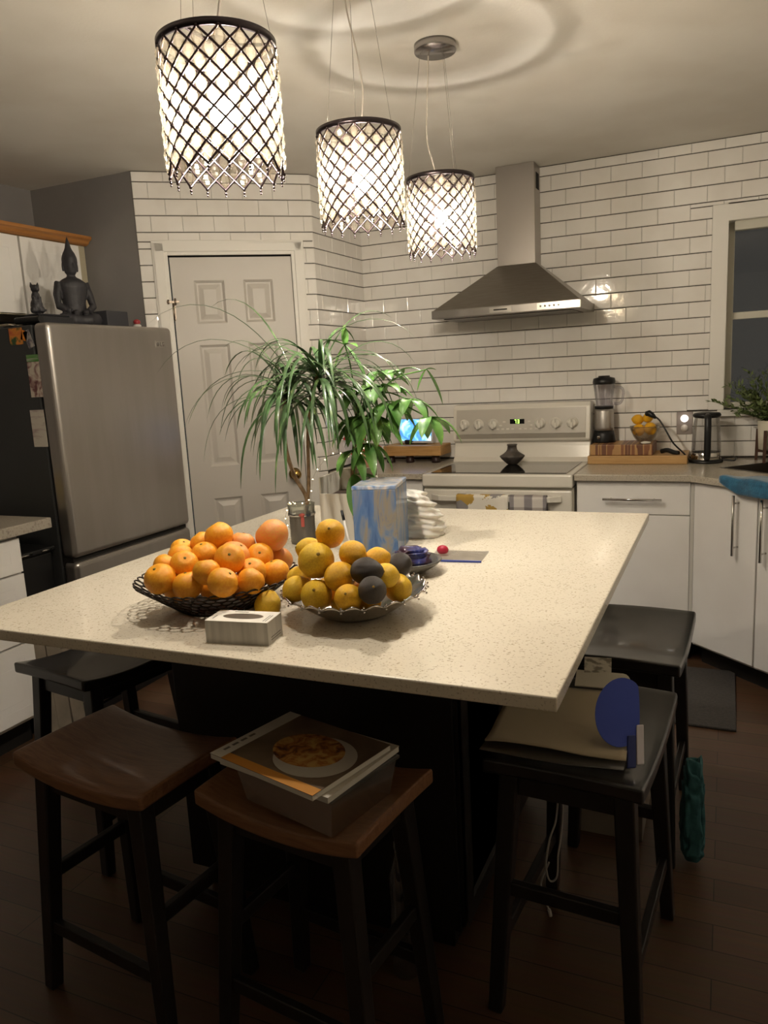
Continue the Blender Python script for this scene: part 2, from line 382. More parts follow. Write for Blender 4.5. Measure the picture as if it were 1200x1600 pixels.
# ------------------------------------------------------------------ pendants
m_frame = mat('pewter_lattice', hexc('54484a'), .28, 1.)
m_ring = mat('dark_pewter_ring', hexc('4c4548'), .3, 1.)
m_cord = mat('pale_cord', hexc('b5aca0'), .5)
m_wire = mat('steel_wire', hexc('9a938a'), .35, .8)
def crystal_mat():
    m = bpy.data.materials.new('cut_crystal'); m.use_nodes = True; nt = m.node_tree
    for q in list(nt.nodes): nt.nodes.remove(q)
    o = nt.nodes.new('ShaderNodeOutputMaterial'); tr = nt.nodes.new('ShaderNodeBsdfTransparent'); tl = nt.nodes.new('ShaderNodeBsdfTranslucent'); g = nt.nodes.new('ShaderNodeBsdfGlossy')
    tl.inputs[0].default_value = (.95, .86, .68, 1); g.inputs['Roughness'].default_value = .06
    a = nt.nodes.new('ShaderNodeMixShader'); b = nt.nodes.new('ShaderNodeMixShader')
    lw = nt.nodes.new('ShaderNodeLayerWeight'); lw.inputs[0].default_value = .5
    rp = nt.nodes.new('ShaderNodeValToRGB'); rp.color_ramp.elements[0].position = .25; rp.color_ramp.elements[0].color = (.97, .95, .9, 1); rp.color_ramp.elements[1].position = .75; rp.color_ramp.elements[1].color = (.5, .4, .27, 1)
    nt.links.new(lw.outputs['Facing'], rp.inputs[0]); nt.links.new(rp.outputs[0], tr.inputs[0])
    a.inputs[0].default_value = CRYSTAL_TRANSLUCENT; nt.links.new(tr.outputs[0], a.inputs[1]); nt.links.new(tl.outputs[0], a.inputs[2])
    b.inputs[0].default_value = .12; nt.links.new(a.outputs[0], b.inputs[1]); nt.links.new(g.outputs[0], b.inputs[2]); nt.links.new(b.outputs[0], o.inputs[0])
    return m
m_crystal = crystal_mat()
def emat(name, col, s):
    m = mat(name, col, emit=col, estr=s); return m
m_bulb = emat('lit_bulb', LIGHT, BULB); m_bulbneck = emat('lit_bulb_shoulder', LIGHT, NECK)
m_sock = mat('socket_white', hexc('cfc8bd'), .5)
PR, PH, NA, NR = .110, .238, 18, 12
dz = (PH-.01)/NR
def jp(i, j, r=PR): a = (i+.5*(j % 2))*2*PI/NA; return Vector((r*math.cos(a), r*math.sin(a), -.008-j*dz))
def lattice():
    mb = MB()
    for j in range(NR):
        for i in range(NA):
            s = i if j % 2 else i-1
            a = jp(i, j)
            for k in (s, s+1):
                b = jp(k, j+1); mb.tube([a, (a+b)/2, b], .0024, 5, True, False)
    for j in range(NR+1):
        for i in range(NA): mb.ball(jp(i, j, PR+.001), .0036, 1)
    for i in range(NA):
        p = jp(i, NR); mb.ball(p-Vector((0, 0, .007)), .0032, 1); mb.ball(p-Vector((0, 0, .0125)), .0022, 1)
    return mb
def crystal_bm(mb, p=(0, 0, 0), ang=0):
    R = Matrix.Rotation(ang, 4, 'Z'); S = mb.M; mb.M = S @ Matrix.Translation(p) @ R
    # faceted lozenge bead: x is thickness
    rings = []
    for z, k in ((-.0135, .15), (-.008, .72), (0, 1), (.008, .72), (.0135, .15)):
        rings.append([(.0072*k*math.cos(q*PI/4), .0116*k*math.sin(q*PI/4), z) for q in range(8)])
    mb.loft(rings, True, False); mb.M = S
first_crystal = None
pend = {}; yaw_ = .4241
def pendant(x, y, ztop, ph, label, cord_pts):
    rt = root('pendant_light', (x, y, ztop), label, 'lamp', ph, group='crystal pendants over the island')
    up = H-ztop
    mb = MB(); mb.lathe([(.0, -.024), (.066, -.024), (.068, -.02), (.068, -.0)], 40, (0, 0, up)); obj('canopy', mb, mat_canopy, rt)
    mb = MB(); mb.tube(bez([(o_*math.cos(-yaw_-ph), o_*math.sin(-yaw_-ph), pz) for o_, pz in cord_pts], 10), .0024, 6); obj('cord', mb, m_cord, rt)
    for a in range(3):
        q = a*2*PI/3+.4; mb = MB(); mb.tube([(.05*math.cos(q), .05*math.sin(q), up-.024), (PR*.96*math.cos(q), PR*.96*math.sin(q), 0)], .0006, 4); obj('suspension_wire', mb, m_wire, rt)
    mb = MB(); mb.lathe([(PR-.004, .004), (PR+.003, .004), (PR+.003, -.009), (PR-.004, -.009), (PR-.004, .004)], 72, cap=False)
    for a in range(3):
        q = a*2*PI/3+.4; mb.bar((PR*math.cos(q), PR*math.sin(q), 0), (.02*math.cos(q), .02*math.sin(q), 0), .005)
    obj('top_ring', mb, m_ring, rt)
    if 'lat' not in pend: pend['lat'] = obj('lattice_shade', lattice(), m_frame, rt)
    else:
        o = pend['lat'].copy(); COL.objects.link(o); o.parent = rt
    # crystals, one per diamond; the hundred turned to the viewer as parts, the rest as one
    spots = []
    for j in range(NR-1):
        for i in range(NA):
            a = (i+.5*(j % 2))*2*PI/NA; spots.append((a, -.008-(j+1)*dz))
    view = Vector((0, 0, CH))-Vector((x, y, ztop)); va = math.atan2(view.y, view.x)-ph
    spots.sort(key=lambda s: -math.cos(s[0]-va))
    for a, z in spots[:100]:
        if 'cry' not in pend:
            mb = MB(); crystal_bm(mb); pend['cry'] = obj('crystal', mb, m_crystal, rt); o = pend['cry']
        else: o = pend['cry'].copy(); COL.objects.link(o); o.parent = rt
        o.location = (PR*math.cos(a), PR*math.sin(a), z); o.rotation_euler = (0, 0, a)
    mb = MB()
    for a, z in spots[100:]: crystal_bm(mb, (PR*math.cos(a), PR*math.sin(a), z), a)
    o = obj('crystal_strands', mb, m_crystal, rt); o['kind'] = 'stuff'
    mb = MB(); mb.lathe([(.004, .012), (.02, .01), (.021, -.05), (.017, -.058)], 20); obj('socket', mb, m_sock, rt)
    zb = -.132; rb = .022
    mb = MB(); mb.mi = 0
    prof = [(rb*math.sin(q*PI/16), -rb*math.cos(q*PI/16)) for q in range(0, 9)]; prof[0] = (.0006, -rb)
    mb.lathe(prof, 24, (0, 0, zb), cap=True); mb.mi = 1
    mb.lathe([(rb, .0002), (rb, .03)], 24, (0, 0, zb), cap=False)
    obj('bulb', mb, [m_bulb, m_bulbneck], rt, label='glowing bulb')
    mb = MB(); mb.lathe([(.001, .0305), (.034, .0305), (.035, .034), (.02, .042), (.017, .074), (.001, .074)], 28, (0, 0, zb)); obj('bulb_cutoff_flange', mb, m_sock, rt)  # base with a wide flange added to cut light thrown up at the ceiling
    return rt
mat_canopy = mat('canopy_chrome', hexc('a5a1a0'), .25, 1.)
up = H-2.05
pendant(-.905, 1.345, 2.055, .12, 'nearest crystal lattice drum pendant, largest in the photo and hanging furthest left', [(0, .01), (.02, .06), (.045, .12), (.04, .25), (0, up-.02)])
pendant(-.912, 1.985, 2.057, .5, 'middle crystal drum pendant of the three, between the largest and the smallest', [(.01, .01), (.02, .05), (.026, .1), (.01, .19), (-.022, .31), (-.02, up-.02)])
pendant(-.886, 2.552, 2.045, .9, 'furthest crystal drum pendant, smallest in the photo, hung from the chrome ceiling canopy in view', [(-.012, .005), (-.03, .06), (-.052, .137), (-.045, .25), (-.033, .37), (-.033, up-.015)])
# ------------------------------------------------------------------ island
IX0, IX1, IY0, IY1, IZ = -1.5975, -.2289, 1.118, 2.652, .92
thing('island_countertop', MB().box(IX0, IX1, IY0, IY1, IZ-.026, IZ), M_quartz, (IX0, IY0, IZ-.026), 'large white speckled quartz island top carrying the fruit bowls and plants', 'countertop', bevel=.003)
rt = root('kitchen_island', (-.98, 1.95, 0), 'dark island base cabinet under the white quartz top', 'kitchen island')
M_isl = mat('dark_island_paint', hexc('17120f'), .45, bump=.03)
mb = MB(); mb.box(-1.36, -.56, 1.56, 2.4, .08, IZ-.0262).box(-1.33, -.59, 1.6, 2.36, 0, .08); obj('island_body', mb, M_isl, rt, world=True, bevel=.003)
for y in (1.56, 1.985):
    mb = MB(); mb.panelled(lambda u, v, d: (-.56+.018-d, u, v), [y+.01, y+.06, y+.355, y+.405], [.09, .14, .82, .885], {(1, 1)}, [(.006, .008), (.02, .008)])
    mb.box(-.5599, -.55, y+.01, y+.405, .09, .885); obj('island_door', mb, M_isl, rt, world=True)

# ------------------------------------------------------------------ saddle stools
m_blackseat = mat('black_seat_stain', hexc('23201f'), .3, col2=hexc('1a1817'), scale=12, coat=.3)
def stool(x, y, rz, L, W, seatm, label, zt=.62, splay=.045):
    rt = root('saddle_stool', (x, y, 0), label, 'stool', rz, group='saddle stools around the island')
    nu, nv = 20, 10; th = .034
    def top(u, v):
        X = (u-.5)*L; Y = (v-.5)*W; s = 2*u-1; q = 2*v-1
        z = zt-.024*(1-abs(s)**2.2)-.004*q*q
        return (X, Y, z)
    mb = MB(); mb.grid(top, nu, nv)
    mb.grid(lambda u, v: (top(u, v)[0], top(u, v)[1], top(u, v)[2]-th), nu, nv)
    for i in range(nu):
        for vv in (0, 1):
            a, b = top(i/nu, vv), top((i+1)/nu, vv); mb.f([mb.v(a), mb.v(b), mb.v((b[0], b[1], b[2]-th)), mb.v((a[0], a[1], a[2]-th))])
    for j in range(nv):
        for uu in (0, 1):
            a, b = top(uu, j/nv), top(uu, (j+1)/nv); mb.f([mb.v(a), mb.v(b), mb.v((b[0], b[1], b[2]-th)), mb.v((a[0], a[1], a[2]-th))])
    obj('seat', mb, seatm, rt, bevel=.007, seg=3)
    lx, ly = L/2-.06, W/2-.045; lx2, ly2 = L/2-.06+splay, W/2-.045+splay*.7; zl = zt-.05
    def leg(z, sx, sy): k = 1-z/zl; return Vector((sx*(lx+(lx2-lx)*k), sy*(ly+(ly2-ly)*k), z))
    for sx in (-1, 1):
        for sy in (-1, 1):
            mb = MB(); mb.bar(leg(0, sx, sy), leg(zl, sx, sy), .032, .042); obj('leg', mb, M_darkwood, rt, bevel=.004)
    for sy in (-1, 1):
        mb = MB(); mb.bar(leg(zl-.025, -1, sy), leg(zl-.025, 1, sy), .05, flat=.4); obj('apron', mb, M_darkwood, rt)
        mb = MB(); mb.bar(leg(.17, -1, sy), leg(.17, 1, sy), .032, flat=.6); obj('stretcher', mb, M_darkwood, rt, bevel=.003)
    for sx in (-1, 1):
        mb = MB(); mb.bar(leg(zl-.025, sx, -1), leg(zl-.025, sx, 1), .05, flat=.4); obj('apron', mb, M_darkwood, rt)
        for z in (.30,):
            mb = MB(); mb.bar(leg(z, sx, -1), leg(z, sx, 1), .032, flat=.6); obj('stretcher', mb, M_darkwood, rt, bevel=.003)
    return rt
stool(-1.25, 1.25, -.13, .43, .29, M_brownseat, 'brown wooden saddle stool with black legs and an empty seat, front left under the island')
stool(-.755, 1.255, -.13, .40, .29, M_brownseat, 'brown wooden saddle stool in the front middle carrying a clear bin and magazines')
stool(-1.775, 1.745, 1.41, .42, .34, m_blackseat, 'black saddle stool with empty seat at the left end of the island')
stool(-.275, 1.675, 1.50, .49, .33, m_blackseat, 'black saddle stool nearest on the right side, loaded with folders and a blue paddle fan')
stool(-.245, 2.335, 1.53, .50, .32, m_blackseat, 'black saddle stool with a bare seat at the right rear of the island', splay=.03)

# ------------------------------------------------------------------ range
RX0, RX1, RY = -1.423, -.661, 3.645
m_enamel = mat('white_enamel', hexc('dcd7cc'), .22, coat=.3)
m_greypanel = mat('pale_grey_panel', hexc('b9b3a8'), .35)
m_stripe = mat('grey_stripe', hexc('948d82'), .35)
rt = root('kitchen_range', ((RX0+RX1)/2, 3.96, 0), 'white electric range with black glass top against the tiled wall', 'stove')
mb = MB(); mb.box(RX0, RX1, RY+.035, 4.30, .06, .838).box(RX0+.03, RX1-.03, RY+.06, 4.28, 0, .06); obj('body', mb, m_enamel, rt, world=True, bevel=.004)
mb = MB(); mb.box(RX0, RX1, RY, 4.29, .842, .905); obj('cooktop_frame', mb, m_enamel, rt, world=True, bevel=.008)
mb = MB(); mb.box(RX0+.035, RX1-.035, RY+.045, 4.135, .9055, .9085); obj('glass_cooktop', mb, M_black_gloss, rt, world=True, label='black glass cooktop')
mb = MB()
prof = [(4.14, .9055), (4.165, .93), (4.185, .99), (4.19, 1.012), (4.165, 1.02), (4.160, 1.03), (4.185, 1.2), (4.2, 1.222), (4.29, 1.222), (4.29, .9055)]
mb.loft([[(x, y, z) for y, z in prof] for x in (RX0, RX1)], True, False); obj('backguard', mb, m_enamel, rt, world=True, bevel=.006)
def on_panel(z): return 4.160+(z-1.03)*.025/.17
mb = MB(); q = [(-1.402, 1.06), (-.683, 1.06), (-.683, 1.195), (-1.402, 1.195)]
a = [mb.v((x, on_panel(z)-.004, z)) for x, z in q]; b = [mb.v((x, on_panel(z)+.003, z)) for x, z in q]; mb.f(a); mb.f(b[::-1])
for i in range(4): mb.f((a[i], a[(i+1) % 4], b[(i+1) % 4], b[i]))
bg = obj('control_panel', mb, m_greypanel, rt, world=True)
mb = MB(); mb.box(-1.402, -.683, 4.158, 4.17, 1.034, 1.059); obj('trim_stripe', mb, m_stripe, rt, world=True)
for x in (-1.355, -1.271, -1.186, -.925, -.838, -.752):
    mb = MB(); z = 1.113; y = on_panel(z)
    mb.M = Matrix.Translation((x, y-.004, z)) @ Matrix.Rotation(PI/2, 4, 'X')
    mb.lathe([(.031, 0), (.031, .003), (.024, .005), (.023, .02), (.02, .024), (.001, .024)], 24); mb.box(-.006, .006, -.023, .023, .02, .032)
    k = obj('knob', mb, m_enamel, rt, world=True)
    mb = MB(); mb.box(x-.0015, x+.0015, y-.0375, y-.0355, z+.004, z+.022); obj('pointer', mb, m_stripe, rt, world=True)
mb = MB(); z0 = 1.118; mb.box(-1.092, -1.012, on_panel(1.125)-.0065, on_panel(1.125)-.003, 1.113, 1.139)
ds = obj('clock_display', mb, M_black_gloss, rt, world=True, label='black clock window with green digits')
m_dig = emat('green_digit', (.45, 1., .12), 2.2)
def seg_digit(mb, x, z, h, segs, y):
    w = h*.5; s = h*.13
    S = {'a': (x, x+w, z+h-s, z+h), 'b': (x+w-s, x+w, z+h/2, z+h), 'c': (x+w-s, x+w, z, z+h/2), 'd': (x, x+w, z, z+s), 'e': (x, x+s, z, z+h/2), 'f': (x, x+s, z+h/2, z+h), 'g': (x, x+w, z+h/2-s/2, z+h/2+s/2)}
    for q in segs: a0, a1, b0, b1 = S[q]; mb.box(a0, a1, y-.0012, y, b0, b1)
mb = MB(); yy = on_panel(1.125)-.0066
seg_digit(mb, -1.066, 1.1165, .019, 'abc', yy); seg_digit(mb, -1.050, 1.1165, .019, 'abcdg', yy)
obj('digits', mb, m_dig, rt, world=True)
for x, z in [(-1.16+.028*i, 1.086) for i in range(4)]+[(-1.035+.03*i, 1.086) for i in range(4)]+[(-1.125, 1.125), (-1.145, 1.105), (-.985, 1.125), (-.975, 1.105)]:
    mb = MB(); mb.box(x-.008, x+.008, on_panel(z)-.0055, on_panel(z)-.003, z-.004, z+.004); obj('button', mb, m_enamel, rt, world=True)
mb = MB(); mb.box(RX0+.004, RX1-.004, RY+.005, RY+.034, .24, .828); dd = obj('oven_door', mb, m_enamel, rt, world=True, bevel=.008)
mb = MB(); mb.box(RX0+.16, RX1-.16, RY+.002, RY+.006, .36, .66); obj('oven_window', mb, M_black_gloss, rt, world=True)
mb = MB(); mb.loft([[(x, y, z) for y, z in q] for x, q in [(RX0+.05, ((RY-.004, .772), (RY-.004, .806), (RY+.006, .806), (RY+.006, .772))), (RX0+.1, ((RY-.04, .775), (RY-.04, .803), (RY-.022, .803), (RY-.022, .775))), (RX1-.1, ((RY-.04, .775), (RY-.04, .803), (RY-.022, .803), (RY-.022, .775))), (RX1-.05, ((RY-.004, .772), (RY-.004, .806), (RY+.006, .806), (RY+.006, .772)))]], True, False)
obj('oven_handle', mb, m_enamel, rt, world=True, bevel=.004)
mb = MB(); mb.box(RX0+.004, RX1-.004, RY+.005, RY+.034, .07, .228); obj('storage_drawer', mb, m_enamel, rt, world=True, bevel=.006)
# dish towels over the oven handle
m_sun = mat('sunflower_print', hexc('e2dccf'), .9); N, Lk, b_ = nodes_of(m_sun)
vo = N.new('ShaderNodeTexVoronoi'); vo.inputs['Scale'].default_value = 13; no = N.new('ShaderNodeTexNoise'); no.inputs['Scale'].default_value = 70
ad = N.new('ShaderNodeMath'); ad.operation = 'MULTIPLY_ADD'; ad.inputs[1].default_value = .5
lt = N.new('ShaderNodeMath'); lt.operation = 'LESS_THAN'; lt.inputs[1].default_value = .78
sp = N.new('ShaderNodeSeparateColor'); r1 = N.new('ShaderNodeValToRGB'); r1.color_ramp.interpolation = 'CONSTANT'
r1.color_ramp.elements[0].color = hexc('b08f45')+(1,); r1.color_ramp.elements[1].position = .55; r1.color_ramp.elements[1].color = hexc('8b8684')+(1,)
mx = N.new('ShaderNodeMix'); mx.data_type = 'RGBA'; mx.inputs[6].default_value = hexc('e2dccf')+(1,)
for q in (vo, no): Lk.new(N['Mapping'].outputs[0], q.inputs['Vector'])
Lk.new(no.outputs[0], ad.inputs[0]); Lk.new(vo.outputs['Distance'], ad.inputs[2]); Lk.new(ad.outputs[0], lt.inputs[0]); Lk.new(lt.outputs[0], mx.inputs[0])
Lk.new(vo.outputs['Color'], sp.inputs[0]); Lk.new(sp.outputs[0], r1.inputs[0]); Lk.new(r1.outputs[0], mx.inputs[7]); Lk.new(mx.outputs[2], b_.inputs['Base Color'])
m_plaid = mat('grey_stripe_cloth', hexc('c9c3bb'), .9); N, Lk, b_ = nodes_of(m_plaid)
sx = N.new('ShaderNodeSeparateXYZ'); Lk.new(N['Mapping'].outputs[0], sx.inputs[0])
def band(o, freq, th, ph=0.):
    a = N.new('ShaderNodeMath'); a.operation = 'MULTIPLY_ADD'; a.inputs[1].default_value = freq; a.inputs[2].default_value = ph; Lk.new(o, a.inputs[0])
    c = N.new('ShaderNodeMath'); c.operation = 'FRACT'; Lk.new(a.outputs[0], c.inputs[0])
    e = N.new('ShaderNodeMath'); e.operation = 'LESS_THAN'; e.inputs[1].default_value = th; Lk.new(c.outputs[0], e.inputs[0]); return e.outputs[0]
mA = N.new('ShaderNodeMix'); mA.data_type = 'RGBA'; mA.inputs[6].default_value = hexc('cdc7bf')+(1,); mA.inputs[7].default_value = hexc('8e898a')+(1,); Lk.new(band(sx.outputs[0], 11, .45, .2), mA.inputs[0])
mB = N.new('ShaderNodeMix'); mB.data_type = 'RGBA'; mB.blend_type = 'MULTIPLY'; mB.inputs[7].default_value = hexc('d0cccb')+(1,); Lk.new(band(sx.outputs[2], 12, .4), mB.inputs[0]); Lk.new(mA.outputs[2], mB.inputs[6]); Lk.new(mB.outputs[2], b_.inputs['Base Color'])
def towel(x0, x1, m, label, zf, zb, ph):
    def fn(u, v):
        x = x0+(x1-x0)*u; w = .003*math.sin(u*9+ph)+.002*math.sin(u*17+ph*2)
        s = v*(.803-zf+.803-zb+.03)
        f0 = .803-zf
        if s < f0: return (x, RY-.046-w-.006*(1-s/f0)*abs(math.sin(u*6+ph)), zf+s)
        if s < f0+.03: a = (s-f0)/.03*PI; return (x, RY-.031-.015*math.cos(a)-w*math.cos(a), .803+.008*math.sin(a))
        return (x, RY-.016, .803-(s-f0-.03))
    mb = MB(); mb.grid(fn, 24, 40); return thing('dish_towel', mb, m, ((x0+x1)/2, RY-.045, zf), label, 'towel', solid=.003)
towel(-1.225, -.962, m_sun, 'white dish towel printed with gold and grey flowers on the oven handle', .42, .66, .3)
towel(-.955, -.775, m_plaid, 'grey striped dish towel hanging right of the flowered one on the oven handle', .47, .66, 2.)
# small clay pot on the cooktop
m_clay = mat('dark_clay', hexc('3d3733'), .45, col2=hexc('57504a'), scale=30)
mb = MB(); mb.mi = 0; mb.lathe([(.022, 0), (.03, .004), (.055, .028), (.066, .042), (.066, .047), (.05, .056), (.034, .068), (.026, .08), (.024, .1), (.028, .103), (.026, .108), (.006, .108)], 32)
thing('clay_burner', mb, m_clay, (-1.045, 4.02, .9087), 'small dark clay pot standing on the black glass cooktop', 'pot', world=False)

# ------------------------------------------------------------------ range hood
rt = root('range_hood', (-1.04, 4.1, 1.69), 'stainless pyramid range hood with chimney above the stove', 'range hood')
hx0, hx1, hy, hz = -1.425, -.657, 3.89, 1.687
mb = MB(); mb.box(hx0, hx1, hy, WY-.009, hz, hz+.042); obj('rim_band', mb, M_steel, rt, world=True, bevel=.003)
cx0, cx1, cy = -1.140, -.937, 4.17
mb = MB(); mb.loft([[(hx0+.006, hy+.006, hz+.0425), (hx1-.006, hy+.006, hz+.0425), (hx1-.006, WY-.009, hz+.0425), (hx0+.006, WY-.009, hz+.0425)], [(cx0-.004, cy-.004, 1.952), (cx1+.004, cy-.004, 1.952), (cx1+.004, WY-.009, 1.952), (cx0-.004, WY-.009, 1.952)]], True, False)
obj('canopy', mb, M_steel, rt, world=True, bevel=.002)
mb = MB(); mb.box(cx0, cx1, cy, WY-.009, 1.9525, H-.001); obj('chimney', mb, mat('chimney_steel', hexc('b0aaa4'), .38, .9, bump=.01, bscale=30), rt, world=True, bevel=.002)
mb = MB(); mb.box(cx1, cx1+.002, cy+.04, cy+.1, 2.33, 2.41); obj('side_vent', mb, M_rubber, rt, world=True)
mb = MB(); mb.box(-1.112, -1.0, hy-.003, hy, hz+.01, hz+.034); o = obj('name_plate', mb, mat('plate_steel', hexc('cfcac2'), .3, .8), rt, world=True)
mb = MB(); mb.box(-1.09, -1.02, hy-.0036, hy-.003, hz+.019, hz+.025); obj('name_plate_mark', mb, M_rubber, o, world=True)
mb = MB(); mb.box(-.87, -.668, hy-.0025, hy, hz+.006, hz+.038); obj('control_strip', mb, mat('control_strip', hexc('d6d2ca'), .28, .8), rt, world=True)
for i in range(5):
    mb = MB(); mb.M = Matrix.Translation((-.852+.022*i, hy-.0026, hz+.022)) @ Matrix.Rotation(PI/2, 4, 'X'); mb.lathe([(.005, 0), (.005, .003), (.001, .003)], 12); obj('control_button', mb, M_chrome, rt, world=True)
mb = MB(); mb.box(hx0+.05, hx1-.05, hy+.05, WY-.06, hz-.004, hz+.001); obj('filter_panel', mb, mat('hood_filter', hexc('6b6661'), .4, .9), rt, world=True)

# ------------------------------------------------------------------ right hand base run
def bar_handle(name, a, b, out, parent):
    """steel bar pull from a to b standing off by the vector out"""
    a, b, out = Vector(a), Vector(b), Vector(out); mb = MB(); d = (b-a).normalized()
    mb.tube([a+out, b+out], .006, 12)
    for p in (a+d*.035, b-d*.035): mb.tube([p, p+out], .004, 8)
    return obj(name, mb, M_chrome, parent, world=True)
FYC = 3.69
rt = root('base_cabinet', (-.39, 4.0, 0), 'white base cabinet with one drawer right of the stove', 'cabinet')
mb = MB(); mb.box(-.652, -.137, FYC+.02, 4.29, .1, .874); obj('cabinet_body', mb, M_cab_matte, rt, world=True)
obj('toe_kick', MB().box(-.652, -.137, FYC+.08, 4.29, 0, .0995), M_rubber, rt, world=True)
for nm, z0, z1 in (('drawer', .716, .87), ('door', .115, .712)):
    mb = MB(); mb.box(-.645, -.142, FYC, FYC+.019, z0, z1); o = obj(nm, mb, M_cab, rt, world=True, bevel=.002); 
    if nm == 'drawer': o1 = o
bar_handle('handle', (-.524, FYC, .789), (-.262, FYC, .789), (0, -.032, 0), o1)
obj('filler_strip', MB().box(-.1405, -.126, FYC+.004, FYC+.019, .115, .87), M_cab_matte, rt, world=True)
# diagonal sink base with two doors
rt = root('sink_cabinet', (.25, 3.6, 0), 'white diagonal corner cabinet with two doors under the sink', 'cabinet')
a = Vector((-.134, 3.69, 0)); td = Vector((1, -.95, 0)).normalized(); nd = Vector((td.y, -td.x, 0))
e = a+td*.745
mb = MB(); mb.prism([(a.x-nd.x*.02, a.y-nd.y*.02), (e.x-nd.x*.02, e.y-nd.y*.02), (RX-.01, e.y), (RX-.01, 4.29), (-.134, 4.29)], .1, .70); obj('cabinet_body', mb, M_cab_matte, rt, world=True); mb = MB()
a2 = a-nd*.08; e2 = e-nd*.08; mb.prism([(a2.x, a2.y), (e2.x, e2.y), (RX-.01, e2.y), (RX-.01, 4.29), (-.134, 4.29)], 0, .0995); obj('toe_kick', mb, M_rubber, rt, world=True)
Md = Matrix(((td.x, -nd.x, 0, a.x), (td.y, -nd.y, 0, a.y), (0, 0, 1, 0), (0, 0, 0, 1)))
mb = MB(); mb.M = Md; mb.box(.0, .745, .0205, .035, .7, .873); obj('apron_rail', mb, M_cab_matte, rt, world=True)
for s0, s1, sh in ((.012, .355, .262), (.364, .735, .405)):
    mb = MB(); mb.M = Md; mb.box(s0, s1, 0, .019, .115, .868); o = obj('door', mb, M_cab, rt, world=True, bevel=.002)
    p = a+td*sh; bar_handle('handle', (p.x, p.y, .585), (p.x, p.y, .845), nd*.032, o)
# return run on the right wall
rt = root('base_cabinet', (.75, 2.6, 0), 'white base cabinet on the right wall, mostly outside the photo', 'cabinet')
mb = MB(); mb.box(e.x+.02, RX-.01, 2.0, e.y-.012, .1, .874); obj('toe_kick', MB().box(e.x+.08, RX-.01, 2.0, e.y-.012, 0, .0995), M_rubber, rt, world=True); obj('cabinet_body', mb, M_cab_matte, rt, world=True)
mb = MB(); mb.box(e.x, e.x+.019, 2.005, e.y-.03, .115, .868); obj('door', mb, M_cab, rt, world=True, bevel=.002)
# worktop with the sink cut out
def slab(outer, holes, z0, z1):
    bm = bmesh.new(); es = []
    for loop in [outer]+holes:
        vs = [bm.verts.new((x, y, z1)) for x, y in loop]
        es += [bm.edges.new((vs[i], vs[(i+1) % len(vs)])) for i in range(len(vs))]
    bmesh.ops.triangle_fill(bm, use_beauty=True, use_dissolve=True, edges=es)
    r = bmesh.ops.extrude_face_region(bm, geom=list(bm.faces))
    for v in r['geom']:
        if isinstance(v, bmesh.types.BMVert): v.co.z = z0
    m = MB(); m.bm = bm; return m
lip = .028
c0 = a+nd*lip; c1 = e+nd*lip
S0 = Vector((-.009, 3.915, 0)); e1 = Vector((.7071, .7071, 0)); e2_ = Vector((.7071, -.7071, 0))
sink = [S0, S0+e2_*.5, S0+e2_*.5+e1*.36, S0+e1*.36]
ym = FYC-lip
outer = [(-.655, WY-.009), (-.655, ym), (a.x+.0, ym), (c0.x+.012, c0.y-.012), (c1.x, c1.y), (e.x-.025, 2.0), (RX, 2.0), (RX, WY-.009)]
outer[2] = (-.14, ym)
mb = slab(outer, [[(p.x, p.y) for p in sink]], .875, .905)
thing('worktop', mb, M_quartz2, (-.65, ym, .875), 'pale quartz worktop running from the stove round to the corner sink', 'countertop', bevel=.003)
m_sink = mat('steel_sink', hexc('5d5852'), .3, 1.)
rt = root('kitchen_sink', S0, 'dark steel corner sink set into the pale worktop below the window', 'sink')
mb = MB()
def off(k, z): return [(S0+e1*k+e2_*k)+Vector((0, 0, z)), (S0+e2_*(.5-k)+e1*k)+Vector((0, 0, z)), (S0+e2_*(.5-k)+e1*(.36-k))+Vector((0, 0, z)), (S0+e1*(.36-k)+e2_*k)+Vector((0, 0, z))]
mb.loft([off(-.012, .9065), off(.002, .9065), off(.004, .88), off(.02, .74), off(.05, .725)], False, False)
mb.f([mb.v(p) for p in off(.05, .725)]); obj('basin', mb, m_sink, rt, world=True, recalc=False)
pc = S0+e2_*.25+e1*.18; mb = MB(); mb.lathe([(.04, .727), (.04, .73), (.01, .728)], 20, (pc.x, pc.y, 0)); obj('drain', mb, M_chrome, rt, world=True)
# blue cloth over the worktop edge
m_blue = mat('teal_blue_cloth', hexc('1f5574'), .9, col2=hexc('2a6788'), scale=40, bump=.3, bscale=160, sheen=.4)
P0 = a+td*.195+nd*lip
def cl(u, v):
    s = u*.27; wd = .135*min(1, .25+2.2*u)*(1 if u < .85 else 1-(u-.85)*2); x = v*(wd+.062)-.062*min(1, .3+2*u)
    ripple = .003*math.sin(u*11+v*4)
    if x < 0: q = P0+td*s+nd*(.012+ripple); z = .913+x+.002
    else: q = P0+td*s-nd*(x-.012*math.cos(min(1, x/.03)*PI/2)); z = .914+ripple+.004*math.sin(v*5)
    return (q.x, q.y, z)
mb = MB(); mb.grid(cl, 24, 20); thing('blue_cloth', mb, m_blue, (P0.x, P0.y, .905), 'folded blue cloth draped over the worktop edge in front of the sink', 'cloth', solid=.008)

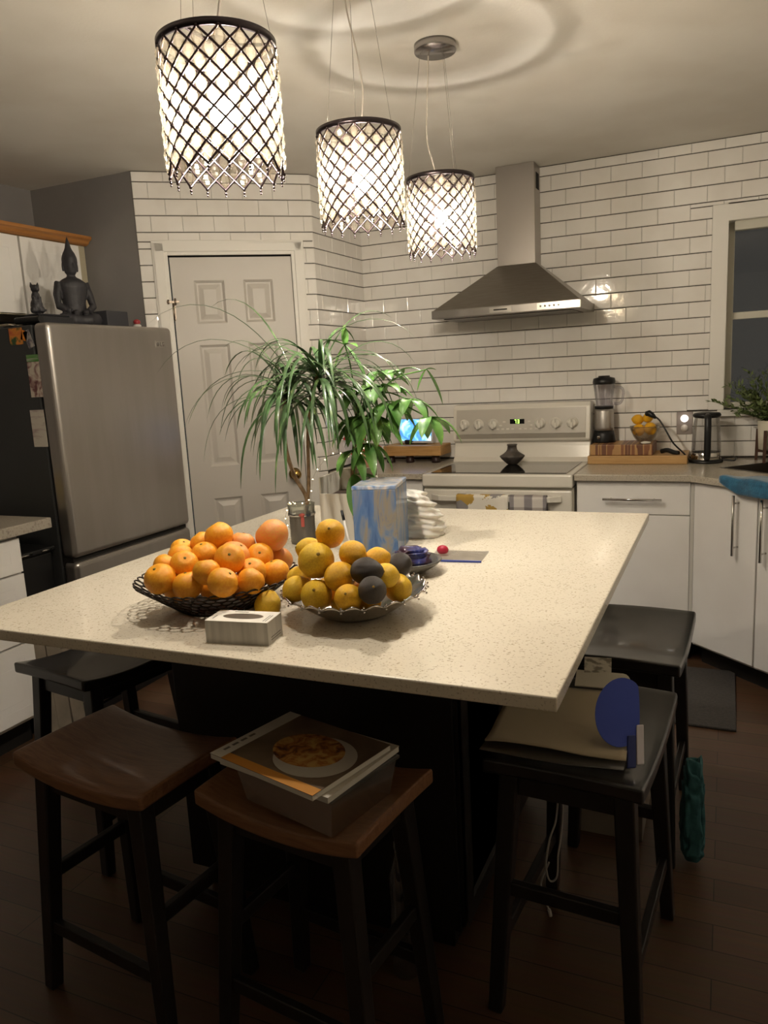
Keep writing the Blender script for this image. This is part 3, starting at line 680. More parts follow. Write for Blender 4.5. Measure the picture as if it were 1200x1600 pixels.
# ------------------------------------------------------------------ small run between pantry and stove
rt = root('base_cabinet', (-1.72, 4.0, 0), 'white base cabinet left of the stove, mostly behind the plants', 'cabinet')
mb = MB(); mb.box(-1.99, -1.431, FYC+.02, 4.29, .1, .874); obj('toe_kick', MB().box(-1.96, -1.431, FYC+.08, 4.29, 0, .0995), M_rubber, rt, world=True); obj('cabinet_body', mb, M_cab_matte, rt, world=True)
mb = MB(); mb.box(-1.94, -1.436, FYC, FYC+.019, .115, .868); o = obj('door', mb, M_cab, rt, world=True, bevel=.002)
mb = MB(); mb.prism([(-2.0, WY-.009), (-2.0, 3.73), (-1.97, FYC-.03), (-1.428, FYC-.03), (-1.428, WY-.009)], .875, .905)
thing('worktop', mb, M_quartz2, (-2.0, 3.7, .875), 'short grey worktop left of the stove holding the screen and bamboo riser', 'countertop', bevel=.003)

# ------------------------------------------------------------------ refrigerator
FX, F0, F1, FZ, FS = -2.498, 2.348, 3.122, 1.698, .712
rt = root('refrigerator', (-2.9, 2.735, 0), 'tall stainless refrigerator with black sides beside the pantry door', 'refrigerator')
mb = MB(); mb.box(-3.32, -2.585, F0+.004, F1-.004, .03, FZ-.006); obj('cabinet_body', mb, M_black_side, rt, world=True, bevel=.005)
mb = MB(); mb.box(-2.6, FX-.03, F0+.03, F1-.03, 0, .03); obj('kick_plate', mb, M_black, rt, world=True)
def fdoor(nm, z0, z1):
    mb = MB(); mb.box(-2.578, FX, F0, F1, z0, z1); return obj(nm, mb, M_steel_fridge, rt, world=True, bevel=.022, seg=5)
fd = fdoor('refrigerator_door', FS+.008, FZ); fz = fdoor('freezer_drawer', .05, FS-.01)
mb = MB(); mb.box(-2.585, FX-.025, F0+.01, F1-.01, FS-.03, FS+.03); obj('handle_recess', mb, M_rubber, rt, world=True)
mb = MB(); mb.box(FX-.001, FX+.002, 2.99, 3.052, 1.602, 1.632); o = obj('badge', mb, mat('badge_silver', hexc('b7b2ab'), .3, .7), fd, world=True); 
mb = MB(); mb.M = Matrix.Translation((FX+.002, 3.006, 1.617)) @ Matrix.Rotation(PI/2, 4, 'Y'); mb.lathe([(.010, 0), (.010, .001), (.001, .001)], 16)
mb.M = Matrix.Identity(4); mb.box(FX+.002, FX+.003, 3.022, 3.026, 1.607, 1.627).box(FX+.002, FX+.003, 3.026, 3.034, 1.607, 1.611).box(FX+.002, FX+.003, 3.038, 3.042, 1.607, 1.627).box(FX+.002, FX+.003, 3.042, 3.05, 1.607, 1.611).box(FX+.002, FX+.003, 3.042, 3.05, 1.623, 1.627).box(FX+.002, FX+.003, 3.046, 3.05, 1.607, 1.617)
obj('badge_mark', mb, mat('badge_grey', hexc('6e6862'), .4), o, world=True)
# papers and magnets on the black side
def card(name, x0, x1, z0, z1, m, label, cat, tilt=0.):
    mb = MB(); mb.box(-(x1-x0)/2, (x1-x0)/2, -.0015, .0, -(z1-z0)/2, (z1-z0)/2)
    return thing(name, mb, m, ((x0+x1)/2, F0+.0035, (z0+z1)/2), label, cat, world=False, rot=(0, tilt, 0))
card('fridge_magnet', -2.712, -2.638, 1.618, 1.685, ramp_mat('orange_print', [(.35, hexc('c2573a')), (.5, hexc('d98a3a')), (.6, hexc('3f5a36'))], .5, 22), 'orange and green square magnet high on the black fridge side', 'magnet')
card('fridge_magnet', -2.645, -2.612, 1.632, 1.672, mat('orange_magnet', hexc('d9832f'), .5), 'small plain orange magnet beside the square picture magnet', 'magnet', .3)
card('folded_note', -2.622, -2.588, 1.6, 1.672, ramp_mat('grey_note', [(.4, hexc('b3aca4')), (.6, hexc('5f5a66'))], .6, 40), 'slanted grey and white note at the top front of the fridge side', 'note', -.35)
card('fridge_magnet', -2.632, -2.56, 1.546, 1.574, ramp_mat('green_band', [(.45, hexc('4b8a35')), (.6, hexc('9aa58e'))], .5, 30, stretch=(.2, 1, 3)), 'green arrow shaped magnet above the rose card', 'magnet')
card('greeting_card', -2.632, -2.556, 1.402, 1.545, ramp_mat('rose_print', [(.4, hexc('c9c0b2')), (.52, hexc('a98f88')), (.62, hexc('6e4646'))], .6, 24, 3, 1.), 'card with a dusky rose picture on the fridge side', 'card')
card('calendar_sheet', -2.652, -2.575, 1.197, 1.35, ramp_mat('calendar_print', [(.5, hexc('cfc8bc')), (.66, hexc('b09a98'))], .7, 30, stretch=(.3, 1, 1.6)), 'pale printed calendar sheet lowest on the fridge side', 'paper')
# ------------------------------------------------------------------ left wall: base cabinets, counter, upper cabinets
LXF = -2.53
def drawer_front(parent, y0, y1, z0, z1, nm='drawer'):
    mb = MB(); w_ = .05
    mb.panelled(lambda u, v, d: (LXF-d, u, v), [y0, y0+w_, y1-w_, y1], [z0, z0+min(w_, (z1-z0)*.3), z1-min(w_, (z1-z0)*.3), z1], {(1, 1)}, [(.006, .007), (.014, .007), (.03, .0)])
    mb.box(LXF-.019, LXF-.0005, y0, y1, z0, z1)
    return obj(nm, mb, M_cab, parent, world=True)
for y0, y1, lab in ((1.50, 2.115, 'white drawer cabinet on the left wall beside the refrigerator gap'), (.88, 1.496, 'white drawer cabinet on the left wall, further from the refrigerator')):
    rt = root('base_cabinet', (-2.93, (y0+y1)/2, 0), lab, 'cabinet')
    mb = MB(); mb.box(LX+.003, LXF-.02, y0, y1, .12, .872); obj('toe_kick', MB().box(LX+.003, LXF-.09, y0, y1, 0, .1195), M_rubber, rt, world=True); obj('cabinet_body', mb, M_cab_matte, rt, world=True)
    for z0, z1 in ((.729, .864), (.45, .72), (.14, .441)): drawer_front(rt, y0+.006, y1-.006, z0, z1)
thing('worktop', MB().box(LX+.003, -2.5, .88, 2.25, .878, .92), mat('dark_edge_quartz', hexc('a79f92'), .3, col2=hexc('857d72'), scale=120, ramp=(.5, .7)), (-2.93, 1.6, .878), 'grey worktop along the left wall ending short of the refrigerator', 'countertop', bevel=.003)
# beige round plate stood at the photo's edge
mb = MB(); mb.M = Matrix.Translation((-2.742, 2.185, .9895)) @ Matrix.Rotation(-.5, 4, 'Z') @ Matrix.Rotation(PI/2-.12, 4, 'X')
mb.lathe([(.001, 0), (.05, .001), (.066, .006), (.068, .009), (.06, .009), (.048, .005), (.001, .004)], 40)
thing('plate', mb, ramp_mat('cream_glaze', [(.4, hexc('c9b878')), (.6, hexc('b19a55'))], .4, 30), (-2.742, 2.185, .92), 'cream round plate standing on edge at the end of the left worktop', 'plate')
# slim bin and cardboard in the gap
rt = root('waste_bin', (-2.9, 2.235, 0), 'slim black bin with two thin shiny lid handles, in the gap beside the refrigerator', 'bin')
mb = MB(); mb.box(-3.2, -2.6, 2.13, 2.325, 0, .76, taper=.012); obj('bin_body', mb, M_black, rt, world=True, bevel=.01)
mb = MB(); mb.box(-3.2, -2.585, 2.125, 2.33, .7605, .782); obj('bin_lid', mb, M_black, rt, world=True, bevel=.006)
for y in (2.15, 2.255):
    mb = MB(); mb.tube([(-2.582, y, .772), (-2.582, y+.055, .772)], .0035, 8); obj('lid_handle', mb, M_chrome, rt, world=True)
m_card = mat('beige_cardboard', hexc('8b8071'), .85, col2=hexc('7c7264'), scale=10)
for i, (y0, y1, x, h, tl) in enumerate(((2.128, 2.19, -2.566, .42, .05), (2.193, 2.265, -2.572, .46, .03), (2.27, 2.338, -2.568, .34, .06))):
    mb = MB(); mb.M = Matrix.Translation((x, 0, 0)) @ Matrix.Rotation(-tl, 4, 'Y'); mb.box(-.0, .022, y0, y1, .002, h)
    thing('folded_carton', mb, m_card, (x, (y0+y1)/2, 0), ['beige flattened carton on the floor beside the drawer cabinet, left of three', 'tallest beige flattened carton on the floor, middle of three in the gap', 'short beige flattened carton on the floor closest to the refrigerator'][i], 'carton', group='flattened cartons on the floor by the refrigerator', bevel=.002)
# uppers over the fridge
UX = -3.0
m_side = mat('cabinet_side_cream', hexc('b3aa92'), .5)
for y0, y1, lab in ((2.725, 3.147, 'white upper cabinet over the refrigerator behind the seated statue'), (2.30, 2.72, 'white upper cabinet over the refrigerator at the left edge of the photo')):
    rt = root('upper_cabinet', (-3.17, (y0+y1)/2, 1.78), lab, 'cabinet')
    mb = MB(); mb.box(LX, UX-.02, y0, y1, 1.78, 2.138); obj('cabinet_body', mb, m_side, rt, world=True)
    mb = MB(); a0, a1 = y0+.004, y1-(.06 if y1 > 3 else .004)
    mb.panelled(lambda u, v, d: (UX-d, u, v), [a0, a0+.055, a1-.055, a1], [1.785, 1.84, 2.075, 2.132], {(1, 1)}, [(.006, .007), (.014, .007), (.035, .001)]); mb.box(UX-.019, UX-.0005, a0, a1, 1.785, 2.132)
    obj('door', mb, M_cab, rt, world=True)
mb = MB(); prof = [(LX+.003, 2.1385), (UX-.002, 2.1385), (UX+.012, 2.146), (UX+.02, 2.158), (UX+.034, 2.166), (UX+.036, 2.18), (LX+.003, 2.18)]
mb.loft([[(x, y, z) for x, z in prof] for y in (2.2, 3.147)], True, False); thing('crown_moulding', mb, M_oak, (-3.1, 2.7, 2.1385), 'honey oak crown moulding along the top of the upper cabinets', 'moulding')

# things on top of the refrigerator
m_statue = mat('dark_statue', hexc('2c2b2f'), .55, col2=hexc('38373b'), scale=14, bump=.08, bscale=60)
def remesh(o, s):
    md = o.modifiers.new('Remesh', 'REMESH'); md.mode = 'VOXEL'; md.voxel_size = s; md.use_smooth_shade = True
    sm = o.modifiers.new('Smooth', 'SMOOTH'); sm.iterations = 3; sm.factor = .5
    return o
FT = FZ
# seated figure, facing the room (+x), slightly towards the viewer
mb = MB()
mb.ball((0, 0, .035), .1, 3, (.75, 1.02, .36)); 
for s in (-1, 1):
    mb.tube([(-.02, s*.06, .04), (.05, s*.095, .036), (.075, s*.045, .034), (.07, -s*.02, .034)], [.034, .032, .026, .02], 12)      # crossed legs
    mb.tube([(-.005, s*.072, .205), (.002, s*.092, .15), (.02, s*.098, .10), (.06, s*.05, .075)], [.024, .022, .019, .015], 12)     # arms
    mb.ball((.068, s*.026, .07), .018, 2, (1, 1.1, .7))
    mb.ball((-.002, s*.041, .275), .012, 2, (.6, .5, 2.0))                                               # long ears
mb.loft([[(rx*math.cos(q*PI/12)*.72+.0, rx*math.sin(q*PI/12), z) for q in range(24)] for rx, z in ((.062, .03), (.068, .07), (.063, .11), (.07, .15), (.082, .185), (.078, .205), (.05, .222), (.024, .232), (.022, .25))])
mb.loft([[(rx*math.cos(q*PI/12), rx*.92*math.sin(q*PI/12), z) for q in range(24)] for rx, z in ((.018, .238), (.032, .25), (.04, .27), (.044, .295), (.043, .315), (.034, .335), (.023, .35), (.017, .362), (.013, .378), (.006, .398), (.002, .412))])
mb.ball((.041, 0, .283), .009, 1, (1, .7, 1.4))
st = thing('statue', mb, m_statue, (-2.74, 2.755, FT), 'tall dark seated statue with pointed crown on top of the refrigerator', 'statue', world=False, rot=(0, 0, -.35)); st.scale = (.85, .82, .99); remesh(st, .004)
# plinth tray under the figures, dark box, cat figure
thing('dark_box', MB().box(-2.78, -2.64, 2.845, 2.985, FT, FT+.08), mat('dark_grey_box', hexc('3b3b40'), .6), (-2.7, 2.95, FT), 'dark grey box on the refrigerator right of the tall statue', 'box', bevel=.003)
mb = MB(); mb.box(-2.70, -2.60, 2.41, 2.60, FT, FT+.035); mb.box(-2.69, -2.61, 2.42, 2.59, FT+.035, FT+.045)
thing('tray', mb, mat('dark_tray', hexc('242428'), .4), (-2.64, 2.53, FT), 'low dark tray on the refrigerator under the small cat figure', 'tray', bevel=.006)
mb = MB()
mb.ball((0, 0, .04), .036, 3, (1, .95, 1.15)); mb.ball((.0, 0, .085), .026, 2, (.9, .95, 1.2)); mb.ball((.006, 0, .125), .025, 2, (1, 1, .85))
for s in (-1, 1):
    mb.tube([(.0, s*.016, .135), (-.001, s*.02, .158)], [.011, .002], 8); mb.tube([(.018, s*.013, .085), (.024, s*.014, .01)], [.012, .011], 8); mb.ball((.01, s*.026, .02), .02, 2, (1.2, .7, .9))
mb.tube(bez([(-.03, 0, .02), (-.05, .02, .02), (-.04, .045, .022), (-.005, .05, .02)], 6), .007, 8); mb.ball((.03, 0, .118), .008, 1)
c_ = thing('cat_figure', mb, m_statue, (-2.65, 2.455, FT+.0455), 'small dark sitting cat figure left of the tall statue', 'figurine', world=False, rot=(0, 0, -.5)); c_.scale = (.8, .72, .82); remesh(c_, .003)
for i, (cx, cy, a, c0_, lab) in enumerate(((-2.645, 2.42, .25, 'b5aa98', 'pale papers hanging over the front left edge of the refrigerator top'), (-2.60, 2.395, -.1, '2d2b2a', 'dark folded cloth hanging over the near corner of the refrigerator top'))):
    def sh(u, v):
        x = (u-.5)*.13; y = (v-.6)*.12; z = FT+.004+.003*math.sin(u*7+v*5)+i*.006
        if y < -.045: z -= (-.045-y)*.8
        return (cx+x*math.cos(a)-y*math.sin(a), cy+x*math.sin(a)+y*math.cos(a), z)
    if i == 0: 
        mb = MB(); mb.box(-2.78, -2.705, 2.36, 2.52, FT, FT+.004); mb.box(-2.775, -2.71, 2.352, 2.5, FT+.004, FT+.007)
        thing('paper_stack', mb, mat('aged_paper', hexc(c0_), .8), (cx, cy, FT), lab, 'papers')
mb = MB(); mb.tube(bez([(-2.69, 2.375, FT+.016), (-2.64, 2.385, FT+.018), (-2.56, 2.385, FT+.016)], 8), [.014]*17, 10)
thing('umbrella_roll', mb, M_black, (-2.62, 2.38, FT), 'rolled dark cloth lying along the near edge of the refrigerator top', 'cloth roll')
rt = root('trinket', (-2.66, 3.065, FT), 'small red and white trinket on the far right of the refrigerator top', 'ornament')
mb = MB(); mb.lathe([(.016, 0), (.02, .004), (.02, .02), (.014, .026)], 20); obj('base', mb, mat('trinket_white', hexc('cfc9c4'), .2), rt)
mb = MB(); mb.ball((0, 0, .036), .018, 2, (1, 1, .8)); obj('dome', mb, mat('trinket_red', hexc('a33a3e'), .3), rt)

# ------------------------------------------------------------------ things on the right worktop
WZ = .905
m_maple = ramp_mat('maple', [(.3, hexc('c09a66')), (.7, hexc('ab8350'))], .45, 7, 4, .4, (1.2, 12, 12))
rt = root('cutting_board', (-.44, 4.16, WZ), 'long light wooden cutting board lying on the worktop right of the stove', 'cutting board')
mb = MB(); mb.box(-.654, -.172, 4.04, 4.295, WZ, WZ+.043); obj('board', mb, m_maple, rt, world=True, bevel=.004)
m_block = ramp_mat('end_grain_strips', [(0, hexc('5b3826')), (.3, hexc('7d5237')), (.45, hexc('a98355')), (.55, hexc('6a4532')), (.75, hexc('8a6247')), (.9, hexc('4d3023'))], .45, 34, 0, 0, (1, .02, .02), interp='CONSTANT')
mb = MB(); mb.box(-.645, -.335, 4.06, 4.285, WZ+.0435, WZ+.098); thing('butcher_block', mb, m_block, (-.5, 4.17, WZ+.0435), 'dark striped wooden block standing on the light cutting board', 'cutting board', bevel=.004)
BZ = WZ+.0985
# blender
rt = root('blender', (-.595, 4.215, BZ), 'countertop blender with clear jar and black lid on the striped block', 'blender')
mb = MB(); mb.lathe([(.058, 0), (.06, .006), (.055, .04), (.05, .062)], 36); obj('base', mb, M_black, rt)
mb = MB(); mb.lathe([(.05, .0625), (.051, .08), (.05, .16), (.046, .176)], 36); obj('motor_housing', mb, mat('blender_steel', hexc('b5b0aa'), .42, .9), rt)
mb = MB(); mb.lathe([(.047, .1765), (.048, .186), (.048, .19)], 36); obj('collar', mb, M_black, rt)
M_clear = clear_mat('clear_plastic', (.93, .92, .95), .86, .08, .04, (.75, .73, .78))
mb = MB(); mb.lathe([(.040, .1905), (.043, .22), (.052, .285), (.055, .305)], 36, cap=False); mb.tube(bez([(.05, -.02, .29), (.095, -.03, .28), (.1, -.032, .24), (.085, -.028, .205), (.044, -.015, .2)], 8), .007, 8)
obj('jar', mb, M_clear, rt)
mb = MB(); mb.lathe([(.057, .3055), (.058, .318), (.054, .335), (.03, .341), (.029, .348), (.002, .348)], 36); obj('lid', mb, M_black, rt)
mb = MB(); mb.M = Matrix.Rotation(-.35, 4, 'Z') @ Matrix.Translation((0, -.0575, .03)) @ Matrix.Rotation(PI/2, 4, 'X'); mb.lathe([(.009, 0), (.009, .004), (.002, .005)], 14); obj('button', mb, M_chrome, rt)
# clear bowl of lemons
m_lemon = mat('lemon_skin', hexc('f0b822'), .42, col2=hexc('e6a81a'), scale=9, bump=.4, bscale=70, subsurf=.1)
m_lemonpale = mat('pale_lemon_skin', hexc('f2c62e'), .45, col2=hexc('e6b526'), scale=11, bump=.4, bscale=60, subsurf=.1)
m_orange = mat('orange_skin', hexc('f5ab2c'), .4, col2=hexc('ee9b22'), scale=7, bump=.22, bscale=260, subsurf=.1)
m_grapefruit = mat('blush_grapefruit_skin', hexc('e08a48'), .42, col2=hexc('dd9c48'), scale=9, bump=.2, bscale=240, subsurf=.1)
m_avo = mat('avocado_skin', hexc('28211c'), .42, col2=hexc('43382e'), scale=26, bump=.5, bscale=170)
m_navel = mat('fruit_navel', hexc('8a6b22'), .7)
m_stemgreen = mat('fruit_stem', hexc('77702f'), .8)
bx, by, bz = -.385, 4.17, BZ
rt = root('glass_bowl', (bx, by, bz), 'clear bowl holding lemons on the right end of the striped block', 'bowl')
mb = MB(); mb.lathe([(.03, 0), (.034, .003), (.055, .03), (.072, .07), (.074, .085), (.071, .085), (.069, .07), (.052, .033), (.03, .006), (.001, .006)], 40, cap=False); obj('bowl_wall', mb, clear_mat('bowl_glass', (.95, .93, .88), .9, .08, .03), rt)

def fruit_mesh(kind):
    mb = MB(); bm = mb.bm
    bmesh.ops.create_icosphere(bm, subdivisions=4, radius=1)
    for v in bm.verts:
        x, y, z = v.co; rr = math.hypot(x, y)
        if kind == 'lemon':
            k = 1+.03*noise.noise(v.co*2.2)+.012*noise.noise(v.co*5); z2 = z*1.06
            if z > .86: z2 += .11*((z-.86)/.14)
            if z < -.92: z2 -= .08*((-.92-z)/.08)
            v.co = Vector((x*k*.98, y*k*.98, z2))
        elif kind == 'avocado':
            k = 1+.03*noise.noise(v.co*3); z2 = z*1.2; f = 1-.22*max(0, z)
            v.co = Vector((x*k*f, y*k*f, z2))
        else:
            k = 1+.018*noise.noise(v.co*1.7); z2 = z*.93
            if z > .9: z2 -= .10*((z-.9)/.1)
            v.co = Vector((x*k, y*k, z2*k))
    for f in bm.faces: f.smooth = True
    return mb
FRUIT = {}
def fruit(kind, p, r, m, label, group, rot, name=None):
    nm = name or kind
    if (kind, m.name) not in FRUIT:
        o = obj(nm, fruit_mesh(kind), m); mb = MB()
        z = {'lemon': 1.16, 'avocado': 1.19}.get(kind, .835)
        mb.lathe([(.10, z-.05), (.09, z+.03), (.05, z+.05), (.001, z+.05)], 10); obj('stem_end', mb, m_navel if kind != 'orange' else m_stemgreen, o)
        FRUIT[(kind, m.name)] = o
    else:
        src = FRUIT[(kind, m.name)]; o = src.copy(); COL.objects.link(o); o.name = nm
        for ch in list(src.children):
            c = ch.copy(); COL.objects.link(c); c.parent = o
    o.location = p; o.scale = (r, r, r); o.rotation_euler = rot
    return meta(o, label, 'fruit', group)
G3 = 'lemons in the clear bowl'
for p, r, lab in (((bx-.028, by-.02, bz+.065), .031, 'lemon low on the left in the clear bowl'), ((bx+.03, by-.026, bz+.072), .031, 'orange tinted lemon at the front right of the clear bowl'), ((bx-.034, by-.006, bz+.118), .027, 'lemon heaped on top left of the clear bowl'), ((bx+.016, by-.004, bz+.127), .025, 'lemon on the very top of the clear bowl')):
    fruit('lemon', p, r, m_lemon, lab, G3, (rnd.uniform(.6, 1.6), 0, rnd.uniform(0, 6)))
mb = MB(); mb.ball((0, 0, .007), .022, 2, (1.2, .7, .32)); thing('garlic_packet', mb, mat('pale_packet', hexc('d9d3c6'), .6), (-.372, 4.085, BZ), 'little white packet lying in front of the clear lemon bowl', 'packet', world=False)
# black handled tool at the end of the boards
mb = MB(); mb.tube(bez([(-.30, 4.14, WZ+.055), (-.27, 4.12, WZ+.062), (-.235, 4.10, WZ+.052), (-.215, 4.09, WZ+.05)], 8), [.012]*25, 10)
thing('knife_handle', mb, M_black, (-.26, 4.11, WZ+.043), 'black handled tool lying on the right end of the cutting board', 'utensil')
# kettle
rt = root('electric_kettle', (-.09, 4.13, WZ), 'glass electric kettle with black handle and lid by the window', 'kettle')
mb = MB(); mb.lathe([(.078, 0), (.079, .008), (.07, .018), (.001, .018)], 40); obj('power_base', mb, M_black, rt)
mb = MB(); mb.lathe([(.07, .0185), (.0715, .024), (.07, .05), (.0685, .052)], 40, cap=False); obj('heater_band', mb, M_chrome, rt)
mb = MB(); mb.lathe([(.069, .0525), (.066, .12), (.06, .2), (.057, .222)], 40, cap=False); obj('glass_body', mb, clear_mat('kettle_glass', (.93, .93, .93), .86, .09, .02, (.7, .7, .7)), rt)
mb = MB(); mb.lathe([(.001, .214), (.055, .222), (.064, .228), (.066, .236), (.058, .245), (.02, .25), (.001, .25)], 40); obj('lid', mb, M_black, rt)
av = math.atan2(-4.13, .09)+.06
mb = MB(); hx_, hy_ = math.cos(av), math.sin(av); mb.tube(bez([(hx_*.05, hy_*.05, .232), (hx_*.085, hy_*.085, .22), (hx_*.098, hy_*.098, .15), (hx_*.092, hy_*.092, .06), (hx_*.07, hy_*.07, .028)], 8), [.016]*33, 10); obj('handle', mb, M_black, rt)
mb = MB(); mb.tube(bez([(.075, .0, .012), (.13, -.01, .01), (.125, .06, .02), (.06, .10, .006), (-.02, .1, .006)], 10), .004, 6); obj('base_cord', mb, M_black, rt)
# outlet with plug
rt = root('wall_outlet', (-.2, WY-.009, 1.088), 'grey double wall outlet with a white plug between kettle and window', 'outlet')
m_plate = mat('outlet_plate', hexc('8f857f'), .35)
mb = MB(); mb.box(-.239, -.161, WY-.013, WY-.0076, 1.03, 1.147); obj('cover_plate', mb, m_plate, rt, world=True, bevel=.002)
for z in (1.062, 1.112):
    mb = MB(); mb.M = Matrix.Translation((-.2, WY-.0131, z)) @ Matrix.Rotation(PI/2, 4, 'X'); mb.lathe([(.018, 0), (.018, .002), (.001, .002)], 20); s_ = obj('socket', mb, mat('socket_beige', hexc('cfc8bf'), .4), rt, world=True)
mb = MB(); mb.M = Matrix.Translation((-.2, WY-.0153, 1.113)) @ Matrix.Rotation(PI/2, 4, 'X'); mb.lathe([(.017, 0), (.019, .012), (.015, .03), (.002, .032)], 20)
thing('white_plug', mb, emat('plug_reflection_glow', hexc('f4ece0'), 1.2), (-.2, WY-.0153, 1.113), 'white plug in the upper socket of the outlet, its bright reflection put in as glow', 'plug')  # plain plug, no lamp: emission stands in for the bright reflection on it
mb = MB(); mb.tube(bez([(-.345, 4.10, 1.148), (-.31, 4.085, 1.125), (-.28, 4.07, 1.08), (-.24, 4.06, 1.01), (-.19, 4.075, .955), (-.165, 4.09, .918)], 10), .0042, 6)
rt = root('power_cord', (-.3, 4.1, WZ), 'black cord with a thick plug end arching from the lemon bowl to the kettle', 'cord'); obj('cable', mb, M_black, rt, world=True)
mb = MB(); mb.tube([(-.375, 4.11, 1.154), (-.36, 4.105, 1.157), (-.345, 4.10, 1.148), (-.325, 4.09, 1.133)], [.012, .016, .014, .006], 10); obj('plug_head', mb, M_black, rt, world=True)
# plant in a white pot on a wooden stand by the window
px_, py_ = .215, 4.17
rt = root('potted_plant', (px_, py_, WZ), 'bushy dark green plant in a white pot on a wooden stand by the window', 'plant')
mb = MB(); mb.lathe([(.055, .055), (.07, .06), (.078, .2), (.074, .2), (.07, .185), (.001, .185)], 36); obj('pot', mb, mat('white_pot', hexc('d9d2bf'), .45), rt)
for q in range(4):
    a_ = q*PI/2+2.6; mb = MB(); mb.bar((.09*math.cos(a_), .09*math.sin(a_), 0), (.086*math.cos(a_), .086*math.sin(a_), .155), .014); obj('stand_leg', mb, mat('walnut_stand', hexc('4a3022'), .5) if q == 0 else bpy.data.materials['walnut_stand'], rt)
for q in range(2):
    a_ = q*PI/2+2.6; mb = MB(); mb.bar((.085*math.cos(a_), .085*math.sin(a_), .047), (-.085*math.cos(a_), -.085*math.sin(a_), .047), .014); obj('stand_crossbar', mb, bpy.data.materials['walnut_stand'], rt)
mb = MB(); rr = random.Random(3)
for k in range(80):
    a_ = rr.uniform(0, 2*PI); el = rr.uniform(.35, 1.5); L_ = rr.uniform(.2, .35)
    d_ = Vector((math.cos(a_)*math.cos(el), math.sin(a_)*math.cos(el)*.7-.25, math.sin(el))); p0 = Vector((rr.uniform(-.03, .03), rr.uniform(-.03, .03), .185))
    pts = [p0+d_*L_*s-Vector((0, 0, .05*s*s)) for s in (0, .33, .66, 1)]
    mb.tube(pts, [.002, .0018, .0014, .0008], 4)
    for s in range(16):
        s_ = .15+.85*s/16; b0 = p0+d_*L_*s_-Vector((0, 0, .05*s_*s_))
        sd = Vector((rr.uniform(-1, 1), rr.uniform(-1, 1), rr.uniform(-.6, .6))).normalized(); e_ = b0+(sd+d_*.8).normalized()*rr.uniform(.025, .042)
        wv = d_.cross(sd).normalized()*.0065; m_ = (b0+e_)/2
        mb.f([mb.v(b0), mb.v(m_+wv), mb.v(e_), mb.v(m_-wv)])
obj('foliage', mb, ramp_mat('needle_green', [(.3, hexc('46562f')), (.7, hexc('66753f'))], .6, 30), rt, recalc=False)
# smart display on bamboo riser, red flowers
m_bamboo = ramp_mat('bamboo', [(.3, hexc('bd9560')), (.7, hexc('a57c48'))], .45, 10, 3, .3, (1, 12, 12))
rt = root('bamboo_riser', (-1.65, 4.16, WZ), 'bamboo riser stand with dark feet on the worktop left of the stove', 'stand')
mb = MB(); mb.box(-1.83, -1.475, 4.09, 4.27, WZ+.042, WZ+.1); obj('shelf', mb, m_bamboo, rt, world=True, bevel=.004)
for x in (-1.8, -1.68, -1.52):
    mb = MB(); mb.lathe([(.024, 0), (.026, .01), (.02, .042)], 20, (x, 4.13, WZ)); obj('foot', mb, mat('dark_foot', hexc('2b1b18'), .4) if x == -1.8 else bpy.data.materials['dark_foot'], rt, world=True)
RZ = WZ+.1005
rt = root('smart_display', (-1.66, 4.17, RZ), 'small glowing blue screen display behind the plant leaves', 'screen')
mb = MB(); mb.M = Matrix.Translation((-1.66, 4.165, RZ)) @ Matrix.Rotation(-.12, 4, 'Z') @ Matrix.Rotation(-.2, 4, 'X')
mb.box(-.115, .115, 0, .014, .008, .155); Ms = mb.M.copy(); obj('screen_bezel', mb, mat('pale_bezel', hexc('b7b4b2'), .4), rt, world=True, bevel=.004)
mb = MB(); mb.M = Ms; mb.box(-.104, .104, -.0015, -.0003, .022, .147)
m_scr = mat('lit_screen', (.02, .02, .02), .2); N, Lk, b_ = nodes_of(m_scr); no = N.new('ShaderNodeTexNoise'); no.inputs['Scale'].default_value = 16; no.inputs['Distortion'].default_value = 1.2
ra = N.new('ShaderNodeValToRGB'); ra.color_ramp.elements[0].position = .38; ra.color_ramp.elements[0].color = (.05, .2, .62, 1); ra.color_ramp.elements[1].position = .66; ra.color_ramp.elements[1].color = (.6, .85, 1, 1)
e1_ = ra.color_ramp.elements.new(.52); e1_.color = (.12, .42, .9, 1)
Lk.new(N['Mapping'].outputs[0], no.inputs['Vector']); Lk.new(no.outputs[0], ra.inputs[0]); Lk.new(ra.outputs[0], b_.inputs['Emission Color']); b_.inputs['Emission Strength'].default_value = 1.0
obj('screen', mb, m_scr, rt, world=True, label='glowing blue screen')
mb = MB(); mb.box(-1.73, -1.59, 4.17, 4.24, RZ, RZ+.03); obj('base', mb, M_black, rt, world=True, bevel=.01)
rt = root('flower_pot', (-1.86, 3.92, WZ), 'red flowering plant in a terracotta tinted pot behind the tall plants', 'plant')
mb = MB(); mb.lathe([(.04, 0), (.055, .06), (.058, .075), (.052, .075), (.001, .068)], 28); obj('pot', mb, mat('pinkish_pot', hexc('c79a82'), .6), rt)
mb = MB(); mg = MB(); rr = random.Random(11)
for k in range(26):
    a_ = rr.uniform(0, 6.28); q = rr.uniform(.02, .13); zz = rr.uniform(.06, .26)
    c = Vector((q*math.cos(a_)*1.1, q*math.sin(a_)*.6, zz)); mg.tube([(0, 0, .065), c*.6+Vector((0, 0, .05)), c], [.003, .0025, .002], 5)
    for b in range(5): mb.ball(c+Vector((rr.uniform(-.014, .014), rr.uniform(-.012, .012), rr.uniform(-.012, .012))), .0095, 1, (1, 1, .7))
obj('flower_stalks', mg, M_leaf2, rt); obj('petals', mb, mat('red_petal', hexc('c2252f'), .55, col2=hexc('d84a44'), scale=40), rt)
